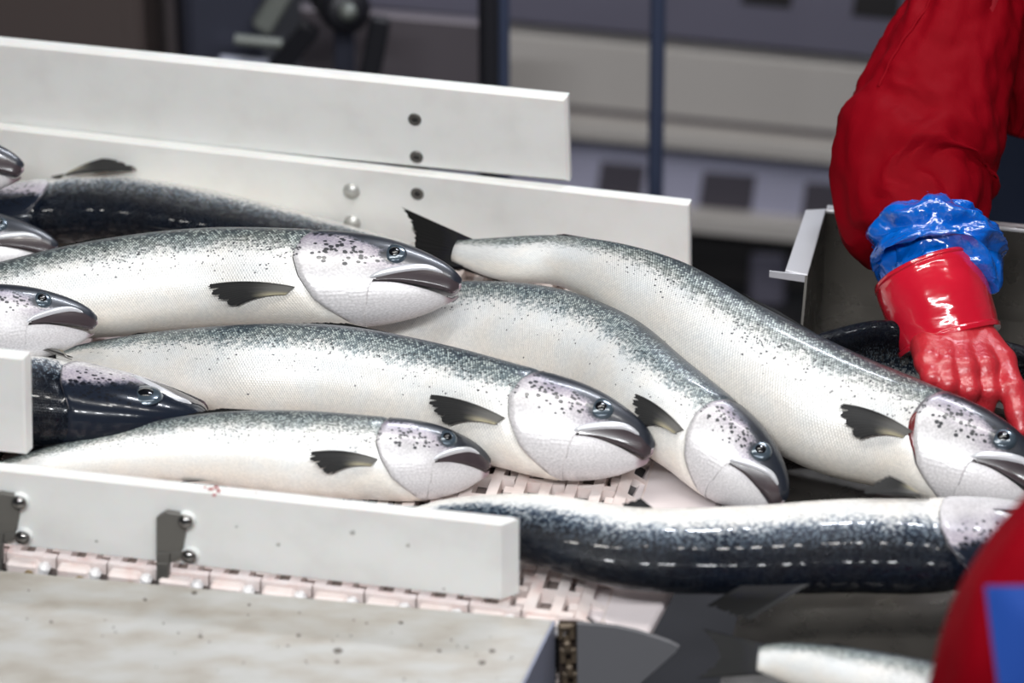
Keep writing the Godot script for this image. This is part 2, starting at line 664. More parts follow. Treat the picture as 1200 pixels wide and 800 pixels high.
func fish_textures() -> void:
	var W := 2048
	var H := 512
	# relief: overlapping scales, 8 texels each, none on the head
	var hb := PackedByteArray()
	hb.resize(W * H)
	var tile := PackedByteArray()
	var edge := PackedByteArray()
	for y in 8:
		for x in 8:
			var ly := (y - 3.5) / 4.0
			var arc := sqrt(maxf(0.0, 1.0 - ly * ly)) * 3.0
			var f := fposmod(x - arc, 8.0) / 8.0
			tile.append(int(60 + 190 * f))
			edge.append(255 if f > 0.74 else (130 if f > 0.6 else 0))
	var fray := FastNoiseLite.new()
	fray.seed = 3
	fray.frequency = 0.01
	var edges := PackedFloat32Array()
	edges.resize(H)
	for y in H:
		edges[y] = line(EDGE_V, EDGE_X, y / float(H - 1)) * HEAD * W
	for y in H:
		var row := y / 8
		var sh := 4 if row % 2 else 0
		for x in W:
			var q := 150
			var behind := x - edges[y]
			if behind > 6.0:
				q = tile[(y % 8) * 8 + (x + sh) % 8]
				if behind < 90.0:
					q = int(lerpf(150.0, q, behind / 90.0))
			elif x > 190 and y > 290 and y < 470:
				q = 150 + int(15.0 * sin((y - 0.12 * x) * 0.42) * smoothstep(190.0, 260.0, x))
			hb[y * W + x] = q
	var him := Image.create_from_data(W, H, false, Image.FORMAT_L8, hb)
	var relief := ImageTexture.create_from_image(him)
	for k in 3:
		var rng := RandomNumberGenerator.new()
		rng.seed = 40 + k
		var n1 := FastNoiseLite.new()
		n1.seed = 11 + k
		n1.frequency = 0.012
		n1.fractal_octaves = 3
		var n2 := FastNoiseLite.new()
		n2.seed = 21 + k
		n2.frequency = 0.09
		n2.fractal_octaves = 2
		var im1 := n1.get_image(W / 2, H / 2, false, false, false)
		im1.convert(Image.FORMAT_L8)
		im1.resize(W, H, Image.INTERPOLATE_BILINEAR)
		var im2 := n2.get_image(W, H, false, false, false)
		im2.convert(Image.FORMAT_L8)
		var b1 := im1.get_data()
		var b2 := im2.get_data()
		var out := PackedByteArray()
		var each := PackedFloat32Array()
		for q in 257 * 65:
			each.append(rng.randf())
		out.resize(W * H * 3)
		# colour over v for the body; over x and v for the head
		var bound: float = [0.36, 0.37, 0.48][k]
		var silver := Color(0.90, 0.90, 0.89)
		var belly := Color(0.94, 0.92, 0.885)
		var back: Color = [Color(0.17, 0.205, 0.225), Color(0.14, 0.185, 0.22), Color(0.035, 0.05, 0.085)][k]
		var mid_c: Color = [Color(0.43, 0.46, 0.45), Color(0.40, 0.45, 0.46), Color(0.13, 0.18, 0.25)][k]
		var head_top := Color(0.10, 0.12, 0.16)
		var cheek := Color(0.80, 0.79, 0.795)
		var mauve := Color(0.60, 0.57, 0.61)
		var darkline := PackedFloat32Array()
		for x in W:
			darkline.append(line([0.0, 0.2, 0.4, 0.5, 0.7, 1.0], [0.50, 0.45, 0.37, 0.31, 0.22, 0.18], x / (HEAD * W)) + (0.10 if k == 2 else 0.0))
		for y in H:
			var v := y / float(H - 1)
			var row := y / 8
			var sh := 4 if row % 2 else 0
			var white := silver.lerp(belly, smoothstep(0.45, 0.8, v))
			for x in W:
				var i := y * W + x
				var m1 := b1[i] / 255.0 - 0.5
				var m2 := b2[i] / 255.0 - 0.5
				var r := white.r
				var g := white.g
				var b := white.b
				if x > edges[y]:
					var e := edge[(y % 8) * 8 + (x + sh) % 8] / 255.0
					var own := each[row * 257 + ((x + sh) >> 3)]                             # every scale has a tone of its own
					var vv := v + m1 * 0.07 + m2 * 0.04 + (own - 0.5) * 0.10
					var dk := 1.0 - smoothstep(bound - 0.11, bound + 0.05, vv)       # grey-green back
					var dd := 1.0 - smoothstep(bound - 0.23, bound - (0.04 if k == 2 else 0.09), vv)       # and its dark ridge
					r = lerpf(lerpf(r, mid_c.r, dk), back.r, dd)
					g = lerpf(lerpf(g, mid_c.g, dk), back.g, dd)
					b = lerpf(lerpf(b, mid_c.b, dk), back.b, dd)
					if dk > 0.02:                                                   # pale scales among the dark ones
						var pe := (1.0 - e) * dk * (smoothstep(0.35, 0.75, own) * 0.62 + 0.08) * (1.0 - 0.78 * dd) * (0.55 if k == 2 else 1.0)
						r = lerpf(r, 0.84, pe)
						g = lerpf(g, 0.88, pe)
						b = lerpf(b, 0.85, pe)
					var lat := e * (0.45 * dk * (1.0 - 0.5 * dd) + 0.13 * (1.0 - smoothstep(0.6, 0.85, v))) + (own - 0.5) * 0.05
					r *= 1.0 - lat
					g *= 1.0 - lat * 0.96
					b *= 1.0 - lat * 0.92
					r += m1 * 0.03
					b -= m1 * 0.03
				else:
					var xx := x / (HEAD * W)
					var dl := darkline[x]
					var vv := v + m1 * 0.06 + m2 * 0.05
					var tp := 1.0 - smoothstep(dl - 0.05, dl + 0.04, vv)
					tp = maxf(tp, 1.0 - smoothstep(0.5, 1.0, sqrt(pow((xx - 0.43) / 0.11, 2.0) + pow((v - 0.33) / 0.10, 2.0)) + m2 * 0.3))
					var mv := (1.0 - smoothstep(dl + 0.02, dl + 0.24, vv)) * smoothstep(0.25, 0.5, xx)
					var sil := m2 * 0.16 + m1 * 0.22 * (1.0 - smoothstep(0.5, 0.7, v))
					r = lerpf(lerpf(cheek.r + sil, mauve.r + sil, mv), head_top.r, tp)
					g = lerpf(lerpf(cheek.g + sil, mauve.g + sil, mv), head_top.g, tp)
					b = lerpf(lerpf(cheek.b + sil, mauve.b + sil * 0.8, mv), head_top.b, tp)
					var tip := (1.0 - smoothstep(0.05, 0.11, xx)) * smoothstep(0.5, 0.6, v)
					r = lerpf(r, 0.50, tip * 0.7)
					g = lerpf(g, 0.38, tip * 0.7)
					b = lerpf(b, 0.42, tip * 0.7)
				out[i * 3] = clampi(int(r * 255.0), 0, 255)
				out[i * 3 + 1] = clampi(int(g * 255.0), 0, 255)
				out[i * 3 + 2] = clampi(int(b * 255.0), 0, 255)
		# pigment spots
		for n in 1150:
			var on_head := n < 86
			var sx := rng.randf_range(0.095, 0.205) if on_head else 0.215 + 0.66 * pow(rng.randf(), 1.2)
			var sv := rng.randf_range(0.16, 0.46) if on_head else absf(rng.randfn(0.27, 0.10)) + 0.02
			if on_head and sv > 0.46 - 0.9 * absf(sx - 0.165):
				continue
			var rad := rng.randf_range(4.0, 8.0) if on_head else rng.randf_range(1.4, 3.8)
			var cx := int(sx * W)
			var cy := int(sv * H)
			var a := rng.randf_range(0.85, 1.0) if on_head else rng.randf_range(0.6, 0.95)
			for yy in range(maxi(cy - 10, 0), mini(cy + 11, H)):
				for x2 in range(maxi(cx - 10, 0), mini(cx + 11, W)):
					var dx := x2 - cx
					var dy := (yy - cy) * 1.1
					var rr := sqrt(dx * dx + dy * dy) + (b2[(yy * W + x2) % (W * H)] / 255.0 - 0.5) * (1.0 if on_head else 4.0)
					if rr < rad:
						var i := (yy * W + x2) * 3
						var q := a * (1.0 - smoothstep(rad - 1.5, rad, rr))
						out[i] = int(lerpf(out[i], 22.0, q))
						out[i + 1] = int(lerpf(out[i + 1], 24.0, q))
						out[i + 2] = int(lerpf(out[i + 2], 30.0, q))
		var tex := ImageTexture.create_from_image(Image.create_from_data(W, H, false, Image.FORMAT_RGB8, out))
		M["fish%d" % k] = mat(Color.WHITE, 0.36, 0.12, {"albedo_texture": tex, "heightmap_enabled": true, "heightmap_texture": relief, "heightmap_scale": 0.06, "clearcoat_enabled": true, "clearcoat": 0.35, "clearcoat_roughness": 0.12, "metallic_specular": 0.6, "texture_repeat": false})
		if k == 2:                                              # the dark fish lie wettest
			M.fish2.metallic = 0.0
			M.fish2.metallic_specular = 0.28
			M.fish2.roughness = 0.2
			M.fish2.heightmap_scale = 0.09
			M.fish2.clearcoat = 0.55
			M.fish2.clearcoat_texture = noise_tex(1024, 256, 0.045, 83, [[0.0, Color(0, 0, 0)], [0.5, Color(0, 0, 0)], [0.62, Color(1, 1, 1)], [1.0, Color(1, 1, 1)]], 3)
			M.fish2.clearcoat_roughness = 0.04
	M.mouth = mat(rgb8(58, 50, 53), 0.25, 0.0, {"clearcoat_enabled": true, "clearcoat": 0.6, "clearcoat_roughness": 0.1})
	M.maxilla = mat(rgb8(205, 206, 210), 0.25, 0.25, {"clearcoat_enabled": true, "clearcoat": 0.5, "clearcoat_roughness": 0.08})
	M.slit = mat(rgb8(96, 92, 96), 0.4)
	M.blood = mat(rgb8(96, 14, 18), 0.25)
	M.iris = mat(rgb8(70, 82, 92), 0.22, 0.4, {"clearcoat_enabled": true, "clearcoat": 0.6, "clearcoat_roughness": 0.06})
	M.pupil = mat(rgb8(10, 12, 16), 0.15, 0.0, {"clearcoat_enabled": true, "clearcoat": 0.4, "clearcoat_roughness": 0.05})
	M.fin = mat(Color.WHITE, 0.42, 0.0, {"vertex_color_use_as_albedo": true, "metallic_specular": 0.2})


# ---------------------------------------------------------------- the scene
func _ready() -> void:
	setup()
	materials()
	fish_textures()
	room()
	background()
	conveyor()
	boards()
	tray()
	trough()
	all_fish()
	worker_at_trough()
	worker_in_front()

func setup() -> void:
	var a := deg_to_rad(TILT)
	c_fw = Vector3(0, -sin(a), -cos(a))
	c_up = Vector3(0, cos(a), -sin(a))
	cam_pos = Vector3(0, BELT + 0.05, 0) - c_fw * DIST
	var cam := Camera3D.new()
	cam.name = "camera"
	add_child(cam)
	cam.position = cam_pos
	cam.rotation = Vector3(-a, 0, 0)
	var at := CameraAttributesPhysical.new()
	at.frustum_focal_length = 135.0                # 24 mm high sensor: 400 / 4500 is half of it over the focal length
	at.frustum_focus_distance = 4.44
	at.exposure_aperture = 2.4
	at.frustum_near = 0.1
	at.frustum_far = 40.0
	cam.attributes = at
	cam.current = true
	var we := WorldEnvironment.new()
	we.name = "world"
	var e := Environment.new()
	e.background_mode = Environment.BG_COLOR
	e.background_color = Color(0.02, 0.02, 0.025)
	e.tonemap_mode = Environment.TONE_MAPPER_LINEAR
	e.tonemap_exposure = 1.0
	e.sdfgi_enabled = true
	e.ssao_enabled = true
	e.ssil_enabled = true
	we.environment = e
	add_child(we)
	# the sorting line's lamps: [x, y, z, light energy, light, length]
	for l in LAMPS:
		lamp(Vector3(l[0], l[1], l[2]), l[3], l[4], l[5])
	# the belt's own axes, from the foot of the near guard board
	var p := on_level(0, 638, 0.012)
	var q := on_level(587, 704, 0.012)
	ax = (q - p).normalized()
	az = ax.cross(Vector3.UP).normalized()

const LAMPS := [[-0.6, 3.3, 0.5, 2.1, Color(1.0, 0.99, 0.97), 1.5], [0.75, 3.3, 0.2, 1.8, Color(1.0, 0.99, 0.98), 1.5], [-0.6, 3.3, 2.7, 9.8, Color(0.98, 0.99, 1.0), 1.5], [0.95, 3.3, 2.5, 6.0, Color(0.98, 0.99, 1.0), 1.5], [1.3, 3.9, -2.0, 10.0, Color(0.94, 0.96, 1.0), 1.5]]

func lamp(at: Vector3, energy: float, tint: Color, long: float) -> void:
	var t := thing("ceiling_lamp", "long fluorescent ceiling lamp with a white housing above the sorting line", "lamp", at, "fluorescent lamps above the line")
	var housing := Geo.new().box(Vector3(long + 0.08, 0.07, 0.2), at + Vector3(0, 0.055, 0), Basis.IDENTITY, 0.012)
	for sx in [-1, 1]:
		housing.beam(at + Vector3(sx * long * 0.4, 0.09, 0), Vector3(at.x + sx * long * 0.4, 4.4, at.z), 0.012, 0.012, 0.0, Vector3.BACK)
	obj("housing", housing, mat(rgb8(225, 226, 228), 0.5), t)
	var glow := mat(Color(1, 1, 1), 0.4, 0.0, {"emission_enabled": true, "emission": tint, "emission_energy_multiplier": 3.0})
	obj("diffuser", Geo.new().box(Vector3(long, 0.022, 0.15), at + Vector3(0, 0.012, 0), Basis.IDENTITY, 0.006), glow, t)
	var l := AreaLight3D.new()
	l.name = "light"
	l.area_size = Vector2(long, 0.15)
	l.light_energy = energy
	l.light_color = tint
	l.shadow_enabled = true
	l.area_range = 14.0
	t.add_child(l)
	l.position = Vector3(0, -0.004, 0)
	l.rotation = Vector3(-PI / 2, 0, 0)

func materials() -> void:
	M.poly = mat(rgb8(228, 228, 226), 0.42, 0.0, {"metallic_specular": 0.5, "subsurf_scatter_enabled": true, "subsurf_scatter_strength": 0.12})
	M.poly.albedo_texture = noise_tex(512, 512, 0.012, 5, [[0.0, Color(0.95, 0.945, 0.94)], [0.5, Color(0.99, 0.99, 0.985)], [1.0, Color(1, 1, 1)]], 5)
	triplanar(M.poly, Vector3(1.7, 1.7, 1.7))
	M.poly.heightmap_enabled = true
	M.poly.heightmap_texture = noise_tex(512, 512, 0.02, 8, [], 4)
	M.poly.heightmap_scale = 0.05
	M.belt = mat(rgb8(232, 224, 221), 0.45, 0.0)
	M.belt.albedo_texture = noise_tex(512, 512, 0.02, 15, [[0.0, Color(0.92, 0.82, 0.80)], [0.35, Color(0.98, 0.95, 0.94)], [1.0, Color(1, 1, 1)]], 4)
	triplanar(M.belt, Vector3(2.3, 2.3, 2.3))
	M.nub = mat(rgb8(226, 224, 224), 0.4)
	M.pin = mat(rgb8(120, 100, 60), 0.5, 0.2)
	M.plate = mat(rgb8(226, 216, 216), 0.4)
	M.steel = mat(rgb8(150, 150, 152), 0.34, 0.85)
	M.dark_steel = mat(rgb8(92, 92, 94), 0.4, 0.6)
	M.bolt = mat(rgb8(128, 126, 124), 0.16, 0.95)
	M.screw = mat(rgb8(120, 118, 114), 0.35, 0.8)
	M.socket = mat(rgb8(38, 36, 35), 0.6)
	M.tray = mat(rgb8(180, 179, 177), 0.5, 0.25)
	M.tray.albedo_texture = noise_tex(1024, 1024, 0.008, 25, [[0.0, Color(0.84, 0.81, 0.76)], [0.4, Color(0.93, 0.91, 0.88)], [0.7, Color(0.97, 0.97, 0.96)], [1.0, Color(1, 1, 1)]], 6)
	triplanar(M.tray, Vector3(1.2, 1.2, 2.6))
	M.tray.heightmap_enabled = true
	M.tray.heightmap_texture = noise_tex(512, 512, 0.03, 28, [], 5)
	M.tray.heightmap_scale = 0.04
	M.trough = mat(rgb8(100, 97, 93), 0.4, 0.75)
	M.trough.roughness_texture = noise_tex(512, 512, 0.02, 33, [[0.0, Color(0.55, 0.55, 0.55)], [1.0, Color(1, 1, 1)]], 5)
	triplanar(M.trough, Vector3(2, 2, 2))
	M.red = mat(rgb8(118, 3, 16), 0.65, 0.0, {"metallic_specular": 0.15})
	M.red.heightmap_enabled = true
	M.red.heightmap_texture = noise_tex(512, 512, 0.01, 52, [], 3)
	M.red.heightmap_scale = 0.1
	triplanar(M.red, Vector3(3, 3, 3))
	M.blue_cloth = mat(rgb8(18, 62, 140), 0.6)
	M.plastic = mat(rgb8(0, 94, 192), 0.16, 0.0, {"metallic_specular": 0.75, "clearcoat_enabled": true, "clearcoat": 0.8, "clearcoat_roughness": 0.06})
	M.plastic.heightmap_enabled = true
	M.plastic.heightmap_texture = noise_tex(512, 512, 0.012, 61, [], 3, 18.0)
	M.plastic.heightmap_texture.noise.fractal_type = FastNoiseLite.FRACTAL_RIDGED
	M.plastic.heightmap_scale = 0.22
	triplanar(M.plastic, Vector3(5, 5, 5))
	M.glove = mat(rgb8(186, 40, 50), 0.36, 0.0, {"metallic_specular": 0.6, "clearcoat_enabled": true, "clearcoat": 0.3, "clearcoat_roughness": 0.2})
	M.glove.heightmap_enabled = true
	M.glove.heightmap_texture = noise_tex(512, 512, 0.035, 71, [], 4, 10.0)
	M.glove.heightmap_scale = 0.1
	triplanar(M.glove, Vector3(5, 5, 5))
	M.glove_cuff = mat(rgb8(196, 24, 46), 0.14, 0.0, {"metallic_specular": 0.6, "clearcoat_enabled": true, "clearcoat": 1.0, "clearcoat_roughness": 0.04})

func room() -> void:
	var floor_m := mat(rgb8(62, 62, 66), 0.45)
	floor_m.albedo_texture = noise_tex(512, 512, 0.01, 91, [[0.0, Color(0.7, 0.7, 0.7)], [1.0, Color(1, 1, 1)]], 5)
	triplanar(floor_m, Vector3(0.6, 0.6, 0.6))
	var wall_m := mat(rgb8(120, 122, 128), 0.7)
	struct("floor", Geo.new().box(Vector3(10.4, 0.2, 10.6), Vector3(0, -0.1, 0.4)), floor_m)
	struct("ceiling", Geo.new().box(Vector3(10.4, 0.2, 10.6), Vector3(0, 4.5, 0.4)), mat(rgb8(190, 192, 196), 0.8))
	struct("wall_back", Geo.new().box(Vector3(10.4, 4.4, 0.2), Vector3(0, 2.2, -4.8)), wall_m)
	struct("wall_front", Geo.new().box(Vector3(10.4, 4.4, 0.2), Vector3(0, 2.2, 5.6)), wall_m)
	struct("wall_left", Geo.new().box(Vector3(0.2, 4.4, 10.2), Vector3(-5.1, 2.2, 0.4)), wall_m)
	struct("wall_right", Geo.new().box(Vector3(0.2, 4.4, 10.2), Vector3(5.1, 2.2, 0.4)), wall_m)

func on_plane(px: float, py: float, p: Vector3, n: Vector3) -> Vector3:
	var r := ray(px, py)
	return cam_pos + r * ((p - cam_pos).dot(n) / r.dot(n))

func slab(g: Geo, ring: Array, back: Vector3, bevel := 0.0) -> Geo:      # a flat convex outline given depth along back; its front edges chamfered
	var mid := Vector3.ZERO
	for p in ring:
		mid += p / ring.size()
	var n := -back.normalized()
	var front := []
	for i in ring.size():
		var a: Vector3 = (ring[i] - ring[i - 1]).normalized()
		var b: Vector3 = (ring[(i + 1) % ring.size()] - ring[i]).normalized()
		var m := (b - a).normalized() if (b - a).length() > 0.01 else n.cross(a).normalized()
		if m.dot(mid - ring[i]) < 0.0:
			m = -m
		front.append(ring[i] + m * bevel / maxf(0.35, sqrt(maxf(0.0, 1.0 - pow(m.dot(a), 2.0)))))
	g.face(front, n)
	var rear := ring.map(func(p): return p + back)
	g.face(rear, -n)
	for i in ring.size():
		var k := (i + 1) % ring.size()
		var out: Vector3 = (ring[i] + ring[k]) / 2.0 - mid
		var d := n * bevel
		if bevel > 0.0:
			g.face([front[i], front[k], ring[k] - d, ring[i] - d], out + n * 0.01)
		g.face([ring[i] - d, ring[k] - d, rear[k], rear[i]], out)
	return g

func background() -> void:
	# a low machine of pale stainless ledges beyond the line, open squares along it
	var p := on_depth(700, 200, -1.8)
	var away := -az
	var t := thing("grading_machine", "long pale stainless machine with ledges and dark square openings beyond the belt", "machine", Vector3(p.x, 0, p.z))
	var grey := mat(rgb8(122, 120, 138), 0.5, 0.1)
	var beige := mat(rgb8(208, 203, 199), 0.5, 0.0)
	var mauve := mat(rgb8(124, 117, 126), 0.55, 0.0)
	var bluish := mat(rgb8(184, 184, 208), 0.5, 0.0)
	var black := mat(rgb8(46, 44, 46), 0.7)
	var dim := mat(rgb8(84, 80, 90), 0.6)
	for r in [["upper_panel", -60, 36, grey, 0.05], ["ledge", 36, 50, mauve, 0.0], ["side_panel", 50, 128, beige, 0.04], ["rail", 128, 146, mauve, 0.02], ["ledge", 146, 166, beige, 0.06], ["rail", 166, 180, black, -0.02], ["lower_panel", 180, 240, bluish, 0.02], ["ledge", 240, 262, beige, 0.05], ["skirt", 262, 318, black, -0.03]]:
		var o: Vector3 = p + az * r[4]
		var ring := []
		for c in [[420, r[1]], [1500, r[1]], [1500, r[2]], [420, r[2]]]:
			ring.append(on_plane(c[0], c[1] + (c[0] - 700) * 0.1, o, az))
		obj(r[0], slab(Geo.new(), ring, away * 0.09, 0.003), r[3], t)
	for q in [[868, -30, 932, 10, 0.055, black], [998, -22, 1058, 24, 0.055, black], [1128, -10, 1188, 38, 0.055, black], [698, 190, 757, 236, 0.024, dim], [818, 202, 886, 248, 0.024, dim], [938, 214, 1004, 262, 0.024, dim], [1060, 226, 1124, 272, 0.024, dim]]:
		var ring := []
		var o: Vector3 = p + az * q[4]
		for c in [[q[0] + 6, q[1]], [q[2], q[1] + 5], [q[2] - 6, q[3]], [q[0], q[3] - 5]]:
			ring.append(on_plane(c[0], c[1], o, az))
		obj("opening", slab(Geo.new(), ring, away * 0.012, 0.002), q[5], t)
	for x in [450, 900, 1450]:
		var f := on_plane(x, 270 + (x - 700) * 0.1, p - az * 0.05, az)
		obj("leg", Geo.new().beam(f, Vector3(f.x, 0.0, f.z), 0.06, 0.06, 0.006, Vector3.BACK), grey, t)
	# two posts in front of it
	var pipe := mat(rgb8(86, 96, 124), 0.35, 0.5)
	var pole := on_depth(772, 160, -1.05)
	t = thing("steel_pole", "thin bluish steel pole standing behind the end of the upper boards", "pole", Vector3(pole.x, 0, pole.z))
	obj("pipe", Geo.new().tube([Vector3(pole.x - 0.01, 1.75, pole.z), Vector3(pole.x, 0.012, pole.z)], [0.0115, 0.0115], 16), pipe, t)
	obj("foot", Geo.new().lathe([Vector2(0.0, 0.014), Vector2(0.04, 0.014), Vector2(0.045, 0.01), Vector2(0.045, 0.0)], Vector3(pole.x, 0, pole.z), Vector3.UP, 20), M.dark_steel, t)
	var post := on_depth(581, 50, -1.0)
	t = thing("steel_post", "dark square steel post with a bent head behind the topmost white board", "post", Vector3(post.x, 0, post.z))
	obj("column", Geo.new().box(Vector3(0.026, 1.02, 0.03), Vector3(post.x - 0.008, 0.51, post.z), Basis(Vector3.UP, 0.5), 0.004), mat(rgb8(54, 54, 60), 0.4, 0.4), t)
	obj("edge_tube", Geo.new().tube([Vector3(post.x + 0.012, 0.0, post.z + 0.01), Vector3(post.x + 0.012, 0.98, post.z + 0.01), Vector3(post.x + 0.018, 1.01, post.z + 0.01), Vector3(post.x + 0.04, 1.04, post.z + 0.01), Vector3(post.x + 0.1, 1.06, post.z + 0.01)], [0.008, 0.008, 0.008, 0.008, 0.008], 12), pipe, t)
	# dark machinery on the left
	var c := on_depth(90, 30, -1.1)
	t = thing("cabinet", "dark brown grey steel cabinet behind the left end of the topmost board", "cabinet", Vector3(c.x, 0, c.z))
	var brown := mat(rgb8(82, 72, 70), 0.6, 0.1)
	obj("body", Geo.new().box(Vector3(0.78, 1.15, 0.3), Vector3(c.x - 0.28, 0.6, c.z - 0.2), Basis(Vector3.UP, -0.1), 0.01), brown, t)
	obj("plinth", Geo.new().box(Vector3(0.72, 0.05, 0.26), Vector3(c.x - 0.28, 0.025, c.z - 0.2), Basis(Vector3.UP, -0.1)), M.socket, t)
	obj("door", Geo.new().box(Vector3(0.34, 0.95, 0.012), Vector3(c.x - 0.1, 0.62, c.z - 0.035), Basis(Vector3.UP, -0.1), 0.004), brown, t)
	c = on_depth(300, 40, -1.15)
	t = thing("drive_unit", "dark drive unit with a motor and struts behind the topmost white board", "machine", Vector3(c.x, 0, c.z))
	var slate := mat(rgb8(64, 66, 80), 0.5, 0.3)
	var olive := mat(rgb8(112, 116, 112), 0.5, 0.3)
	var ink := mat(rgb8(28, 28, 34), 0.45, 0.2)
	obj("housing", Geo.new().box(Vector3(0.115, 1.02, 0.14), Vector3(c.x - 0.06, 0.53, c.z - 0.08), Basis(Vector3.UP, 0.2), 0.012), slate, t)
	obj("base", Geo.new().box(Vector3(0.36, 0.03, 0.3), Vector3(c.x + 0.07, 0.015, c.z - 0.1), Basis.IDENTITY, 0.006), ink, t)
	obj("strut", Geo.new().beam(on_depth(350, -40, -1.16), on_depth(305, 34, -1.14), 0.03, 0.038, 0.005, Vector3.BACK), olive, t)
	obj("tray", slab(Geo.new(), [on_depth(258, 64, -1.12), on_depth(318, 70, -1.12), on_depth(318, 90, -1.1), on_depth(250, 84, -1.1)], Vector3(0, -0.01, -0.02), 0.003), mat(rgb8(150, 154, 168), 0.4, 0.4), t)
	obj("pipe", Geo.new().tube([on_depth(275, 46, -1.08), on_depth(330, 52, -1.08)], [0.008, 0.008], 12), olive, t)
	var mo := on_depth(400, 4, -1.1)
	var mot := obj("motor", Geo.new().lathe([Vector2(0.0, 0.06), Vector2(0.022, 0.06), Vector2(0.034, 0.052), Vector2(0.036, 0.03), Vector2(0.036, -0.08), Vector2(0.0, -0.08)], mo, Vector3(0.2, 0.25, 1), 24), ink, t)
	obj("shaft", Geo.new().lathe([Vector2(0.0, 0.075), Vector2(0.012, 0.074), Vector2(0.013, 0.058)], mo, Vector3(0.2, 0.25, 1), 16), olive, mot)
	obj("strut", Geo.new().beam(on_depth(366, 30, -1.08), on_depth(322, 84, -1.08), 0.03, 0.022, 0.004, Vector3.BACK), ink, t)
	obj("strut", Geo.new().beam(on_depth(446, 20, -1.08), on_depth(420, 160, -1.06), 0.03, 0.02, 0.004, Vector3.BACK), ink, t)
	obj("panel", slab(Geo.new(), [on_depth(352, 10, -1.25), on_depth(585, 30, -1.3), on_depth(585, 160, -1.3), on_depth(352, 150, -1.25)], Vector3(0, 0, -0.02), 0.003), mat(rgb8(108, 102, 108), 0.5, 0.3), t)
	var f := on_depth(470, 150, -1.28)
	obj("leg", Geo.new().beam(Vector3(f.x, f.y, f.z - 0.03), Vector3(f.x, 0.0, f.z - 0.03), 0.04, 0.04, 0.004, Vector3.BACK), slate, t)
	obj("leg", Geo.new().beam(Vector3(mo.x, mo.y - 0.03, mo.z - 0.06), Vector3(mo.x, 0.0, mo.z - 0.06), 0.03, 0.03, 0.004, Vector3.BACK), slate, t)

